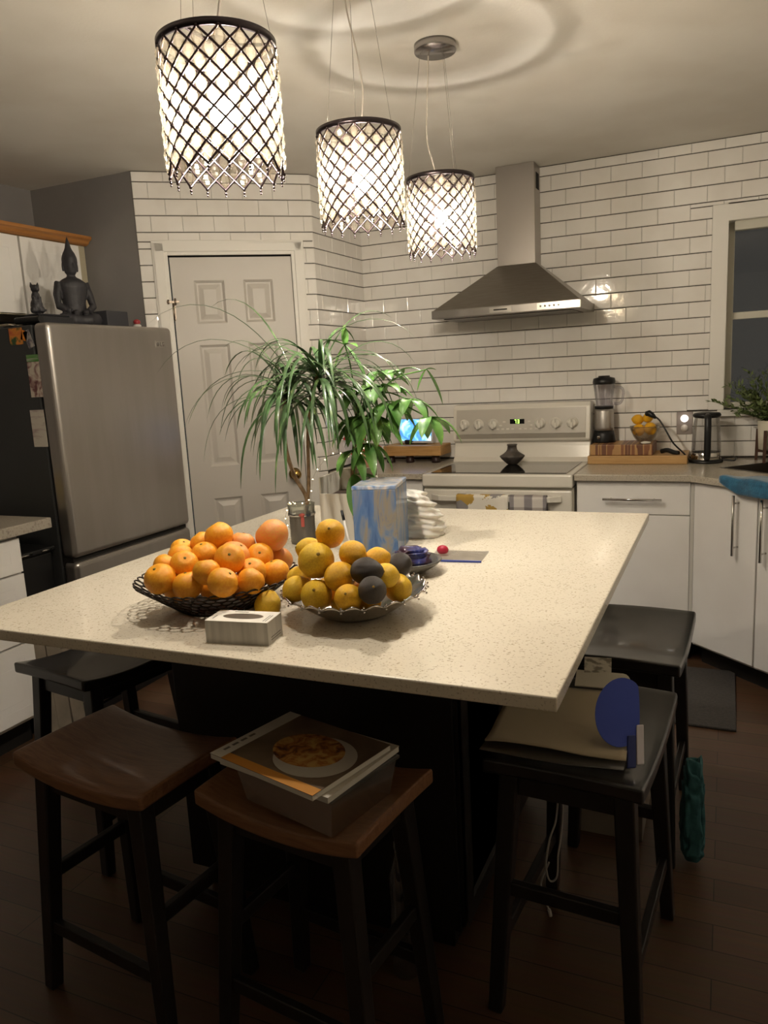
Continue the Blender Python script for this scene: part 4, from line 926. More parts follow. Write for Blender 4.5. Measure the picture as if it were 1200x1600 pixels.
# ------------------------------------------------------------------ fruit bowls
def ring_bowl(name, c, rb, rt_, zb, zr, rows, n, m, base_m, label, wire, beads=False):
    o = root(name, (c[0], c[1], IZ), label, 'bowl'); zb -= IZ; zr -= IZ
    a = Vector((rb, zb)); b = Vector((rt_, zr)); e = (b-a).normalized(); nn = Vector((e.y, -e.x)); a = a+nn*.004; b = b+nn*.004
    L_ = (b-a).length; mb = MB()
    for k in range(rows):
        s = a+(b-a)*((k+.5)/rows); rr_ = min(L_/rows*.64, PI*s.x/n*1.02)
        for i in range(n):
            q = (i+.5*(k % 2))*2*PI/n; ce = Vector((s.x*math.cos(q), s.x*math.sin(q), s.y))
            U = Vector((-math.sin(q), math.cos(q), 0)); V = Vector((e.x*math.cos(q), e.x*math.sin(q), e.y))
            ru = PI*s.x/n*1.02; rv = L_/rows*.6
            pts = [ce+U*ru*math.cos(h*PI/5)+V*rv*math.sin(h*PI/5) for h in range(10)]
            W = U.cross(V); rg = [[p_+(d_*math.cos(g*PI/2)+W*math.sin(g*PI/2))*wire for g in range(4)] for p_, d_ in [(p_, (p_-ce).normalized()) for p_ in pts]]
            rg.append(rg[0]); mb.loft(rg, False, True)
    obj('lattice_wall', mb, m, o, weld=False)
    mb = MB(); mb.lathe([(.001, zb-.004), (rb+.004, zb-.004), (rb+.007, zb-.001), (rb+.004, zb+.001), (.001, zb-.001)], 48); mb.lathe([(rb*.75, .0004), (rb*.8, .0004), (rb*.82, zb-.004), (rb*.72, zb-.004)], 40, cap=False); obj('foot', mb, base_m, o)
    if beads:
        mb = MB()
        for i in range(n*2): q = i*PI/n; mb.ball(((b.x+.003)*math.cos(q), (b.x+.003)*math.sin(q), b.y+.004*math.cos(i*PI)), .0036, 1)
        obj('rim_beads', mb, m, o)
    return o
m_darkwire = mat('dark_bronze_wire', hexc('3a332e'), .35, .9)
m_silver = mat('polished_silver', hexc('aea7a0'), .22, 1.)
B1C, B2C = (-1.06, 1.40), (-.72, 1.42)
ring_bowl('fruit_bowl', B1C, .088, .181, .926, .994, 6, 42, m_darkwire, m_darkwire, 'dark lattice bowl heaped with oranges, left of the silver bowl', .0021)
def scallop_bowl(c):
    o = root('fruit_bowl', (c[0], c[1], IZ), 'polished silver bowl with scalloped beaded rim heaped with lemons and avocados', 'bowl')
    n_ = 176; prof = [(.001, .0035), (.060, .0035), (.068, .0055), (.093, .020), (.12, .038), (.143, .053)]
    mb = MB(); rings = []
    for r, z in prof: rings.append([(r*math.cos(2*PI*i/n_), r*math.sin(2*PI*i/n_), z) for i in range(n_)])
    def rim(dr, dz): return [((.150+dr+.003*math.cos(22*q))*math.cos(q), (.150+dr+.003*math.cos(22*q))*math.sin(q), .0575+dz+.0045*math.cos(22*q)) for q in [2*PI*i/n_ for i in range(n_)]]
    rings.append(rim(0, 0)); rings.append(rim(.0025, .001)); rings.append(rim(.003, -.002))
    for r, z in reversed(prof): rings.append([((r+.0018)*math.cos(2*PI*i/n_), (r+.0018)*math.sin(2*PI*i/n_), z-.0025) for i in range(n_)])
    mb.loft(rings, False, True); obj('bowl_wall', mb, m_silver, o)
    mb = MB(); mb.lathe([(.052, .0004), (.058, .0004), (.060, .0012), (.052, .0012), (.052, .0004)], 44, cap=False); obj('foot_ring', mb, m_silver, o)
    for i in range(22):
        q = 2*PI*(i+.5)/22; mb = MB()
        for dq, dr, dz in ((-.02, .004, -.002), (.02, .004, -.002), (0, .007, .003), (0, .008, -.006)):
            mb.ball(((.150+dr)*math.cos(q+dq), (.150+dr)*math.sin(q+dq), .0565+dz), .0027, 1)
        obj('rim_beads', mb, m_silver, o)
scallop_bowl(B2C)
ORANGES = [('o', -1.1043, 1.26, 1.0162, 0.0329), ('o', -1.0455, 1.276, 1.0009, 0.031), ('o', -0.9476, 1.2675, 1.0161, 0.0308), ('o', -0.9201, 1.3295, 1.0039, 0.0285), ('o', -0.9217, 1.4299, 0.9962, 0.0307), ('o', -1.1291, 1.3096, 1.0314, 0.026), ('o', -1.0759, 1.3092, 1.0374, 0.03), ('o', -0.9989, 1.2838, 1.0315, 0.0284), ('o', -0.9783, 1.3411, 1.0472, 0.0319), ('g', -0.9708, 1.3153, 1.0012, 0.026), ('o', -0.9501, 1.3793, 1.0091, 0.0313), ('g', -0.9643, 1.5141, 1.0025, 0.0322), ('o', -1.1525, 1.3998, 1.045, 0.0265), ('o', -1.1239, 1.3577, 1.043, 0.0273), ('o', -1.0607, 1.3625, 1.0477, 0.0292), ('g', -1.0054, 1.3964, 1.0384, 0.034), ('o', -0.9692, 1.444, 1.0276, 0.0301), ('g', -1.0223, 1.4546, 1.0521, 0.0293), ('g', -0.9649, 1.4944, 1.0661, 0.0381), ('o', -1.0525, 1.4099, 1.0806, 0.0316), ('o', -1.1043, 1.4126, 1.0615, 0.026)]
LEMONS = [('l', -0.7593, 1.4, 1.0988, 0.031), ('l', -0.7704, 1.3519, 1.0516, 0.0374), ('l', -0.8109, 1.3986, 1.0609, 0.027), ('l', -0.6996, 1.3814, 1.0621, 0.0281), ('l', -0.6625, 1.4191, 1.0424, 0.026), ('l', -0.7106, 1.3396, 1.0238, 0.0309), ('a', -0.652, 1.3465, 1.0372, 0.0284), ('a', -0.6247, 1.3088, 1.0104, 0.0281), ('a', -0.6285, 1.4606, 1.0221, 0.026), ('l', -0.8122, 1.3324, 0.9934, 0.0266), ('l', -0.7564, 1.3189, 0.9878, 0.0321), ('l', -0.6776, 1.3067, 0.9907, 0.0279), ('l', -0.6207, 1.4258, 0.982, 0.0292), ('l', -0.8316, 1.3791, 1.0014, 0.026), ('l', -0.6313, 1.3884, 1.0176, 0.026)]
OL = ['orange at the far left edge of the dark bowl', 'orange at the front left rim of the dark bowl, just above the lattice', 'orange half hidden behind the lattice at the very front of the dark bowl', 'orange at the front right rim of the dark bowl, beside the loose lemon', 'orange at the right rim of the dark bowl, next to the silver bowl',
      'sliver of an orange behind the leftmost orange', 'large smooth orange left of centre in the pile, one row above the rim', 'orange in the middle of the pile just above the rim', 'round bright orange at the centre of the pile with its stem end facing out', 'shadowed reddish grapefruit deep in the front of the pile', 'orange right of centre in the dark bowl, above the rim oranges',
      'reddish grapefruit at the back right of the dark bowl', 'small orange at the upper left edge of the pile', 'orange on the left shoulder of the pile, below the small one', 'orange in the upper middle left of the pile, under the topmost', 'blush grapefruit behind the central bright orange', 'orange with visible stem end, upper right of the pile', 'reddish grapefruit at the top centre back of the pile', 'large tan grapefruit highest at the right back of the dark bowl', 'flattened mandarin at the very top left of the pile', 'small orange tucked behind the topmost mandarin']
LL = ['wrinkled lemon on the very top of the silver bowl', 'biggest lemon, with a pale scar, upper left of the silver bowl', 'lemon half hidden behind the biggest scarred lemon', 'lemon right of the topmost lemon in the silver bowl', 'lemon at the back right of the silver bowl beside the blue box', 'orange tinted lemon with dark blemish in the middle of the silver bowl', 'upper dark avocado in the middle of the silver bowl', 'lower dark avocado near the front rim of the silver bowl', 'dark avocado at the back right of the silver bowl', 'lemon at the far left rim of the silver bowl', 'large lemon at the front left rim of the silver bowl', 'lemon with brown navel at the front centre rim of the silver bowl', 'lemon at the right rim of the silver bowl', 'lemon peeping out behind the leftmost rim lemon', 'tip of a lemon between the avocados and the right rim lemon']
toc = Vector((0, 0, CH))
for i, (k, x, y, z, r) in enumerate(ORANGES):
    m = m_grapefruit if k == 'g' else m_orange
    rot = (rnd.uniform(-.5, .8), rnd.uniform(-.5, .5), rnd.uniform(0, 6))
    if i in (8, 16): d = (toc-Vector((x, y, z))).normalized(); rot = d.to_track_quat('Z', 'Y').to_euler(); rot = (rot[0]-.35, rot[1], rot[2])
    fruit('grapefruit' if k == 'g' else 'orange', (x, y, z), r*1.05, m, OL[i], 'citrus in the dark lattice bowl', rot)
for i, (k, x, y, z, r) in enumerate(LEMONS):
    if k == 'a': kind, m, f = 'avocado', m_avo, 1.0
    else: kind, m, f = 'lemon', (m_lemon if i in (0, 3, 4, 5, 11) else m_lemonpale), 1.02
    d = (toc-Vector((x, y, z))).normalized(); rot = d.to_track_quat('Z', 'Y').to_euler()
    if i in (10, 11, 1, 0): rot = (rot[0]-.3, rot[1]+rnd.uniform(-.3, .3), rot[2])
    else: rot = (rnd.uniform(.9, 1.9), rnd.uniform(-.4, .4), rnd.uniform(0, 6.2))
    fruit(kind, (x, y, z), r*f, m, LL[i], 'avocados in the silver bowl' if k == 'a' else 'lemons in the silver bowl', rot)
for p, lab in (((-1.0369, 1.3501, .9773), 'shaded orange seen through the gap below the central bright orange'), ((-1.1063, 1.3156, .9766), 'shaded orange low in the dark bowl between the two front left oranges'), ((-.9969, 1.4045, .9644), 'shaded orange low behind the front right rim oranges'), ((-1.0871, 1.3924, .978), 'shaded orange inside the pile behind the left centre orange'), ((-1.0894, 1.4593, .9895), 'shaded orange at the back of the dark bowl under the topmost mandarin')):
    fruit('orange', p, .031, m_orange, lab, 'citrus in the dark lattice bowl', (rnd.uniform(0, 1), 0, rnd.uniform(0, 6)))
for p, r, lab in (((-.7034, 1.4076, .9779), .031, 'shaded lemon in the heart of the silver bowl behind the blemished lemon'), ((-.6616, 1.3613, .9711), .028, 'shaded lemon low between the front lemons and the lower avocado'), ((-.7728, 1.3925, .9717), .031, 'shaded lemon low behind the large front left lemon'), ((-.7135, 1.3476, .9612), .024, 'small shaded lemon at the bottom of the silver bowl behind the front rim')):
    fruit('lemon', p, r, m_lemon, lab, 'lemons in the silver bowl', (rnd.uniform(0, 1), 0, rnd.uniform(0, 6)))
fruit('lemon', (-.893, 1.345, IZ+.0285), .029, m_lemonpale, 'single loose lemon on the white top behind the tissue box', None, (.2, .3, 1.))

# tissue box
tb = root('tissue_box', (-.868, 1.217, IZ), 'small white tissue box with an oval slot, in front of the loose lemon', 'tissue box', .138)
W, D, Hh = .134, .068, .046
m_tbox = mat('tissue_card', hexc('cfcac0'), .7, col2=hexc('a9a49c'), scale=9, stretch=(9, 9, .6), ramp=(.35, .8))
m_tboxtop = mat('tissue_card_top', hexc('ded8cb'), .7)
mb = MB(); mb.box(-W/2, W/2, -D/2, D/2, .0, Hh-.001); obj('carton', mb, m_tbox, tb)
oval = [(.044*math.cos(q*PI/16), .017*math.sin(q*PI/16)*(1 if abs(math.cos(q*PI/16)) < .95 else .5)) for q in range(32)]
mb = slab([(-W/2, -D/2), (W/2, -D/2), (W/2, D/2), (-W/2, D/2)], [oval], Hh-.0009, Hh); obj('carton_top', mb, m_tboxtop, tb)
mb = MB(); mb.prism(oval, Hh-.0009, Hh-.0004); obj('slot_film', mb, mat('slot_film', hexc('5d564c'), .35), tb)
mb = MB()
for x in (.053, .058): mb.box(x, x+.002, -.025, .012, Hh, Hh+.0002)
for x in (-.058,): mb.box(x, x+.003, -.02, .0, Hh, Hh+.0002)
mb.box(-.03, .0, .024, .028, Hh, Hh+.0002); mb.box(W/2, W/2+.0002, -.02, .025, .006, .008); mb.box(W/2, W/2+.0002, -.02, .025, .011, .013)
obj('printed_bars', mb, mat('print_grey', hexc('7d776f'), .7), tb)

# ------------------------------------------------------------------ objects at the rear of the island
rt = root('gift_box', (-.9175, 2.012, IZ), 'tall blue marbled painted box standing behind the silver fruit bowl', 'box', .215)
m_marble = ramp_mat('blue_gold_marbling', [(.30, hexc('3a5c8e')), (.45, hexc('5577a4')), (.53, hexc('7d8590')), (.60, hexc('8f8674')), (.7, hexc('4f6f9c'))], .35, 10, 6, 1.9, (1.6, 1.6, .5), coat=.3)
mb = MB(); mb.box(-.063, .063, -.088, .088, 0, .186); obj('box_body', mb, m_marble, rt, bevel=.002)
m_lidm = ramp_mat('pale_blue_marbling', [(.32, hexc('3f6ea8')), (.47, hexc('a9b6c9')), (.58, hexc('d9cfc6')), (.7, hexc('5d86bd'))], .3, 16, 5, 1.5, coat=.3)
mb = MB(); mb.box(-.0635, .0635, -.0885, .0885, .1862, .197); obj('box_lid', mb, m_lidm, rt, bevel=.002)
rt = root('planter_box', (-1.088, 2.155, IZ), 'white open box holding the broad leaved plant, left of the blue box', 'planter', .12)
m_wbox = mat('white_card_box', hexc('d8d1c2'), .6)
mb = MB(); x0, x1, y0, y1, w_ = -.066, .066, -.095, .095, .004
mb.box(x0, x1, y0, y1, 0, w_); mb.box(x0, x1, y0, y0+w_, w_, .15).box(x0, x1, y1-w_, y1, w_, .205).box(x0, x0+w_, y0+w_, y1-w_, w_, .2).box(x1-w_, x1, y0+w_, y1-w_, w_, .18)
obj('box_wall', mb, m_wbox, rt, bevel=.001)
mb = MB(); mb.box(x0+w_+.001, x1-w_-.001, y0+w_+.001, y1-w_-.001, w_, .135); o = obj('soil', mb, mat('potting_soil', hexc('3a2b20'), .95, bump=.5, bscale=90), rt)
# metal pot with ribs, glass collar, ribbon
PX, PY = -1.196, 2.03
rt = root('metal_pot', (PX, PY, IZ), 'grey ribbed metal pot with a red ribbon holding the strap leaved plant', 'pot')
prof = [(.037, 0)]+[(.0385+.0013*(i % 2), .004+.004*i) for i in range(21)]+[(.041, .09), (.037, .09), (.036, .07)]
mb = MB(); mb.lathe(prof+[(.001, .07)], 36); obj('ribbed_body', mb, mat('zinc', hexc('77726a'), .42, .6), rt)
mb = MB(); mb.lathe([(.041, .0905), (.0415, .118), (.043, .124), (.0415, .124), (.040, .118), (.0395, .0905)], 36, cap=False); obj('glass_collar', mb, clear_mat('collar_glass', (.9, .92, .88), .8, .12, .03), rt)
mb = MB(); mb.lathe([(.001, .072), (.0355, .072), (.0355, .082), (.001, .084)], 24); obj('soil', mb, bpy.data.materials['potting_soil'], rt)
mb = MB(); mb.lathe([(.0425, .088), (.043, .092), (.0425, .095)], 36, cap=False); obj('silver_band', mb, M_chrome, rt)
va = math.atan2(-PY, -PX)
mb = MB(); mb.M = Matrix.Rotation(va, 4, 'Z'); mb.box(.0435, .046, -.004, .006, .058, .098); mb.ball((.046, 0, .094), .008, 1, (.6, 1.3, .8)); obj('red_ribbon', mb, mat('faded_red_ribbon', hexc('b6564a'), .6), rt)
# strap leaved plant
rt = root('strap_leaf_plant', (PX, PY, IZ+.082), 'arching strap leaved plant growing from the ribbed metal pot', 'plant')
mb = MB(); s1 = bez([(-1.185, 2.03, 1.003), (-1.178, 2.035, 1.06), (-1.222, 2.045, 1.13), (-1.248, 2.05, 1.22), (-1.245, 2.055, 1.33), (-1.232, 2.06, 1.395)], 8); mb.tube(s1, .0065, 8); obj('stem', mb, M_stem, rt, world=True)
mb = MB(); s2 = bez([(-1.183, 2.032, 1.004), (-1.17, 2.04, 1.1), (-1.166, 2.05, 1.25), (-1.15, 2.055, 1.36), (-1.12, 2.06, 1.44)], 8); mb.tube(s2, .0055, 8); obj('stem', mb, M_stem, rt, world=True)
rr = random.Random(5)
def strap(mb, p, az, el, L_, w_, g):
    n_ = 12; d = Vector((math.cos(az)*math.cos(el), math.sin(az)*math.cos(el), math.sin(el))); p = Vector(p); st_ = L_/n_; prev = None
    side = Vector((-math.sin(az), math.cos(az), 0))
    for i in range(n_+1):
        s = i/n_; wd = w_*(.55+.45*min(1, s*5))*(1-s**3)**.8 + .0004
        up_ = side.cross(d).normalized()
        cur = [mb.v(p-side*wd+up_*wd*.35), mb.v(p), mb.v(p+side*wd+up_*wd*.35)]
        if prev:
            for k in range(2): mb.f((prev[k], prev[k+1], cur[k+1], cur[k]), True)
        prev = cur; p = p+d*st_; d = (d+Vector((0, 0, -1))*g*(.4+1.6*s)).normalized()
        if d.z < -.985: d = Vector((d.x, d.y, -.985)).normalized()
mb = MB()
for cpt, cnt, zr_ in (((-1.232, 2.06, 1.392), 56, .06), ((-1.118, 2.06, 1.44), 74, .08)):
    for k in range(cnt):
        az = k*2.39996+rr.uniform(-.3, .3); el = rr.choice((rr.uniform(.15, .6), rr.uniform(.5, 1.15), rr.uniform(-.2, .3))); L_ = rr.uniform(.24, .40)
        strap(mb, (cpt[0]+rr.uniform(-.008, .008), cpt[1]+rr.uniform(-.008, .008), cpt[2]+rr.uniform(-zr_, .02)), az, el, L_, rr.uniform(.0045, .0078), rr.uniform(.17, .3))
for az, el, L_ in ((3.5, .75, .5), (3.25, .35, .46), (3.9, 1.0, .52), (3.0, 1.15, .46), (.2, .9, .45), (-.3, .5, .42)): strap(mb, (-1.2, 2.06, 1.42), az, el, L_, .0045, .16)
obj('strap_leaves', mb, M_leaf, rt, world=True, recalc=False, weld=False)
# broad leaved plant with palmate leaves
rt = root('money_tree', (-1.075, 2.17, IZ+.136), 'broad palmate leaved plant growing from the white box behind the blue box', 'plant')
def leaflet(mb, p, d, L_, w_, droop):
    d = Vector(d).normalized(); side = d.cross(Vector((0, 0, 1)));
    if side.length < .1: side = d.cross(Vector((0, 1, 0)))
    side.normalize(); p = Vector(p); n_ = 9; prev = None
    for i in range(n_+1):
        s = i/n_; wd = w_*math.sin(PI*min(1, (.04+.96*s)**.85))**.8+.0005
        up_ = side.cross(d).normalized()
        cur = [mb.v(p-side*wd+up_*wd*.3), mb.v(p-side*wd*.5+up_*wd*.1), mb.v(p), mb.v(p+side*wd*.5+up_*wd*.1), mb.v(p+side*wd+up_*wd*.3)]
        if prev:
            for k in range(4): mb.f((prev[k], prev[k+1], cur[k+1], cur[k]), True)
        prev = cur; p = p+d*L_/n_; d = (d+Vector((0, 0, -1))*droop).normalized()
tr = [(-1.083, 2.17, 1.056), (-1.075, 2.17, 1.15), (-1.055, 2.165, 1.26), (-1.045, 2.16, 1.33)]
mb = MB(); mb.tube(bez(tr, 8), [.011-.004*i/24 for i in range(25)], 8); obj('trunk', mb, M_stem, rt, world=True)
CL = [((-1.03, 2.12, 1.30), 6, .13, .2, -.25), ((-.955, 2.085, 1.30), 6, .14, .2, -.25), ((-.985, 2.08, 1.22), 5, .12, .2, -.3), ((-.95, 2.14, 1.385), 6, .125, .16, .1), ((-.925, 2.12, 1.335), 6, .13, .2, -.1), ((-.798, 2.12, 1.292), 6, .13, .17, -.25), ((-.905, 2.16, 1.425), 3, .08, .12, .3), ((-1.03, 2.12, 1.385), 6, .13, .18, .0), ((-1.01, 2.10, 1.30), 6, .14, .2, -.2), ((-.865, 2.14, 1.345), 6, .12, .18, .0), ((-.985, 2.2, 1.43), 6, .12, .15, .1), ((-1.03, 2.075, 1.2), 4, .12, .22, -.3), ((-.96, 2.2, 1.33), 6, .13, .2, -.1)]
ml = MB(); mp_ = MB(); mpet = MB()
for (c, cnt, L_, dr_, el0) in CL:
    c = Vector(c); out = Vector((c.x+1.05, c.y-2.16, 0)); az0 = math.atan2(out.y, out.x) if out.length > .02 else rr.uniform(0, 6)
    mpet.tube(bez([(-1.048, 2.161, 1.25+.06*rr.random()), (c.x*.45-1.045*.55, c.y*.45+2.16*.55, (c.z+1.33)/2+.03), c], 8), .0022, 6)
    for k in range(cnt):
        az = az0+(k-(cnt-1)/2)*(5.2/cnt if cnt > 2 else .8); el = el0+rr.uniform(-.2, .25)-.15*abs(k-(cnt-1)/2)*.3
        leaflet(ml, c, (math.cos(az)*math.cos(el), math.sin(az)*math.cos(el), math.sin(el)), L_*rr.uniform(.75, 1.05), L_*.135, dr_*rr.uniform(.6, 1.2))
for c, dirs in (((-1.062, 2.13, 1.515), ((0, 0, 1, .06), (-.9, -.3, .45, .085), (-.35, -.3, -.7, .085), (.5, .1, -.75, .14), (.7, -.5, .1, .08))), ((-.803, 2.13, 1.43), ((-.3, -.2, -.6, .07), (.45, .1, -.85, .115), (.8, .3, .1, .03)))):
    mpet.tube(bez([(-1.048, 2.161, 1.29), (c[0]*.5-1.045*.5, c[1]*.5+2.16*.5, (c[2]+1.33)/2+.02), c], 8), .0022, 6)
    for dx, dy, dz_, L_ in dirs: leaflet(ml, c, (dx, dy, dz_), L_, max(.012, L_*.16), .06)
# two low leaves hanging beside the blue box
for az, el, L_ in ((-1.3, -.9, .13), (-.9, -.7, .12), (.1, .0, .12)): leaflet(ml, (-1.035, 2.085, 1.125), (math.cos(az)*math.cos(el), math.sin(az)*math.cos(el), math.sin(el)), L_, .019, .12)
mpet.tube(bez([(-1.07, 2.165, 1.2), (-1.045, 2.12, 1.17), (-1.035, 2.085, 1.125)], 8), .0022, 6)
obj('petioles', mpet, M_leaf2, rt, world=True); obj('palmate_leaves', ml, M_leaf2, rt, world=True, recalc=False, weld=False)
# fairy lights
rt = root('fairy_lights', (-1.15, 2.0, IZ), 'thin wire string of tiny warm fairy lights around the plant pots', 'string lights')
m_tiny = emat('tiny_warm_led', (1., .78, .42), 6.)
m_lw = mat('silver_light_wire', hexc('b8b1a5'), .3, .9)
paths = [[(-1.27, 1.93, .923), (-1.255, 1.97, .93), (-1.275, 2.02, .925), (-1.25, 2.08, .926), (-1.262, 2.04, .98), (-1.24, 2.03, 1.04), (-1.2, 1.985, 1.05), (-1.15, 2.0, 1.06), (-1.158, 2.06, 1.13), (-1.11, 2.1, 1.19), (-1.03, 2.07, 1.18)], [(-1.03, 2.07, 1.18), (-1.01, 2.09, 1.19), (-.99, 2.11, 1.23), (-.965, 2.12, 1.25), (-.94, 2.12, 1.29)]]
nb = 0
for pth in paths:
    cv = bez(pth, 10); mb = MB(); mb.tube(cv, .0007, 4); obj('wire', mb, m_lw, rt, world=True)
    for q in range(2, len(cv), 4):
        mb = MB(); mb.ball(cv[q], .0021, 1); obj('led', mb, m_tiny, rt, world=True)
# white crumpled bag
def crumple(c, sx, sy, sz, rz, fold, seed, n=48):
    mb = MB(); g = bmesh.ops.create_icosphere(mb.bm, subdivisions=5, radius=1)
    Rz = Matrix.Rotation(rz, 3, 'Z')
    for v in g['verts']:
        p = v.co.copy(); q = Vector([math.copysign(abs(a)**.55, a) for a in p]); q = q/max(1, q.length/1.28)
        w_ = noise.noise(Vector((p.x*1.6+seed, p.y*1.6, p.z*5.5))); w2 = noise.noise(p*4+Vector((seed, 3, 1)))
        k = 1+fold*(w_*.8+abs(w2)*.5); x, y, z = q.x*sx*k, q.y*sy*k, q.z
        zz = (z+1.1)/2.2; zz = max(0, min(1, zz)); tp = 1-.25*zz
        pt = Rz @ Vector((x*tp, y*tp, 0)); v.co = Vector((c[0]+pt.x, c[1]+pt.y, c[2]+max(.0003, zz*sz*(1+.4*fold*w_))))
    for f in mb.bm.faces: f.smooth = True
    return mb
def bag_mesh(c):
    mb = MB(); n_, k_ = 72, 44; rings = []
    for j in range(k_+1):
        s = j/k_; z = .137*s; w_ = .062*(1-.28*s**1.5)*(1 if s < .92 else math.sqrt(max(.02, 1-((s-.92)/.082)**2)))+.004
        rg = []
        for i in range(n_):
            q = 2*PI*i/n_; ct, st_ = math.cos(q), math.sin(q)
            f = .0045*math.sin(s*26+2.2*math.sin(q*2+.6)+q*1.5)+.005*math.sin(s*47+q*3)+.012*noise.noise(Vector((ct*2, st_*2, s*5)))
            f *= .4+.6*min(1, s*4)
            sq = 1/max(.8, (abs(ct)**4+abs(st_)**4)**.25)
            rg.append((c[0]-.055*s*s+(w_*1.02+f)*ct*sq, c[1]+.02*s+(w_*.8+f)*st_*sq, c[2]+z+.0005+.006*noise.noise(Vector((ct*3, st_*3, s*2)))*s))
        rings.append(rg)
    mb.loft(rings, True, True); return mb
thing('plastic_bag', bag_mesh((-.868, 2.198, IZ)), mat('white_bag', hexc('ece7dd'), .45, bump=.15, bscale=25, subsurf=.1), (-.868, 2.198, IZ), 'crumpled white bag slumped on the island right of the blue box', 'bag')
# dark dish with snack pouch, zip bag
rt = root('shallow_dish', (-.735, 1.765, IZ), 'shallow dark glass dish between the silver bowl and the blue box', 'dish')
mb = MB(); mb.lathe([(.04, .0005), (.044, .004), (.075, .022), (.086, .034), (.083, .036), (.072, .026), (.042, .008), (.001, .008)], 44); obj('dish_body', mb, mat('smoky_glaze', hexc('55524e'), .2, coat=.4), rt)
thing('snack_pouch', crumple((-.722, 1.762, IZ+.013), .046, .042, .055, .6, .35, 5.), ramp_mat('pouch_print', [(.42, hexc('3b2030')), (.56, hexc('2f3c86')), (.66, hexc('c9c2c6'))], .3, 10, 3, 1., coat=.4), (-.722, 1.762, IZ+.013), 'crumpled dark purple and blue snack pouch lying in the shallow dark dish', 'pouch')
rt = root('zip_bag', (-.665, 1.95, IZ), 'clear zip bag with blue seal lying flat on the island right of the dish', 'bag', .1)
def zb_(u, v): return ((u-.5)*.15, (v-.5)*.12, .003+.006*math.sin(PI*u)*math.sin(PI*v)*(1+.6*noise.noise(Vector((u*6, v*6, 1)))))
mb = MB(); mb.grid(zb_, 20, 16); mb.grid(lambda u, v: ((u-.5)*.15, (v-.5)*.12, .0006), 1, 1); obj('film', mb, clear_mat('zip_film', (.95, .95, .96), .62, .14, .12, (.85, .83, .8)), rt)
mb = MB(); mb.box(-.078, .077, -.064, -.0605, .0005, .006); obj('zip_seal', mb, mat('blue_zip', hexc('3a4a9a'), .4), rt, bevel=.001)
mb = MB(); mb.ball((-.045, .01, .016), .017, 2, (1, .7, .8)); obj('red_pouch_content', mb, mat('red_content', hexc('b8283f'), .4), rt)
# pen leaning on the blue box
rt = root('marker_pen', (-1.0, 1.93, IZ), 'slim white pen with a dark tip leaning against the left side of the blue box', 'pen')
pa, pb = Vector((-.962, 1.895, IZ+.004)), Vector((-1.002, 1.925, IZ+.125))
mb = MB(); mb.tube([pa, pa+(pb-pa)*.78], .0035, 8); obj('barrel', mb, mat('pen_white', hexc('d9d4ca'), .4), rt, world=True)
mb = MB(); mb.tube([pa+(pb-pa)*.78, pb], [.0045, .004], 8); obj('cap', mb, M_black, rt, world=True)

# ------------------------------------------------------------------ things on the stools and the floor
# clear bin and two magazines on the brown middle stool
SX, SY, SR = -.74, 1.185, -.26
rt = root('storage_bin', (SX+.02, SY+.02, .6065), 'clear plastic bin on the middle brown stool under the magazines', 'bin', SR)
mb = MB(); w_, d_, h_ = .13, .095, .088
mb.loft([[(x*k, y*k, z) for x, y in ((-w_, -d_), (w_, -d_), (w_, d_), (-w_, d_))] for z, k in ((0, .86), (.002, .88), (h_, 1), (h_, 1.03), (h_-.006, 1.03))], False, False); mb.f([mb.v((x*.86, y*.86, .0)) for x, y in ((-w_, -d_), (w_, -d_), (w_, d_), (-w_, d_))])
obj('bin_shell', mb, clear_mat('cloudy_plastic', (.75, .8, .8), .55, .1, .2, (.5, .52, .5)), rt)
MZ = .6065+.0885
def mag(z, x, y, rz, label, th, m):
    rt = root('magazine', (x, y, z), label, 'magazine', rz, group='magazines on the middle stool')
    mb = MB(); mb.box(-.137, .137, -.108, .108, 0, th-.001); obj('pages', mb, M_paper, rt)
    mb = MB(); mb.box(-.138, .138, -.109, .109, th-.0009, th); obj('cover', mb, m, rt); return rt
mag(MZ, SX+.012, SY+.014, SR+.05, 'lower magazine lying directly on the clear bin', .012, mat('lower_cover', hexc('cfc6b6'), .5))
m_cover = ramp_mat('food_photo', [(.35, hexc('5a4636')), (.65, hexc('82715c'))], .4, 7, 4, .8)
mt = mag(MZ+.0125, SX, SY, SR, 'top magazine with a pasta bowl cover and orange strip', .011, m_cover)
zt = .011
mb = MB(); mb.box(-.138, -.105, -.109, .109, zt, zt+.0002); obj('masthead_band', mb, mat('masthead_white', hexc('d5cfc2'), .5), mt)
mb = MB(); mb.box(-.105, .138, -.109, -.086, zt, zt+.0002); obj('orange_strip', mb, mat('orange_strip', hexc('c98a3c'), .5), mt)
mb = MB(); mb.prism([(.045+.085*math.cos(q*PI/20), -.005+.075*math.sin(q*PI/20)) for q in range(40)], zt, zt+.0003); obj('printed_plate', mb, mat('printed_plate', hexc('b7b0a3'), .5), mt)
mb = MB(); mb.prism([(.018+.078*math.cos(q*PI/20), .006+.06*math.sin(q*PI/20)) for q in range(40)], zt+.0003, zt+.0005); obj('printed_pasta', mb, ramp_mat('pasta_print', [(.35, hexc('4d2a18')), (.5, hexc('a8682c')), (.65, hexc('c9a15c'))], .5, 40, 3, 1.), mt)
mb = MB()
for k in range(4): mb.box(-.128, -.121, -.085+.022*k, -.07+.022*k, zt+.0002, zt+.0003)
obj('masthead_marks', mb, mat('masthead_grey', hexc('6f675c'), .6), mt)
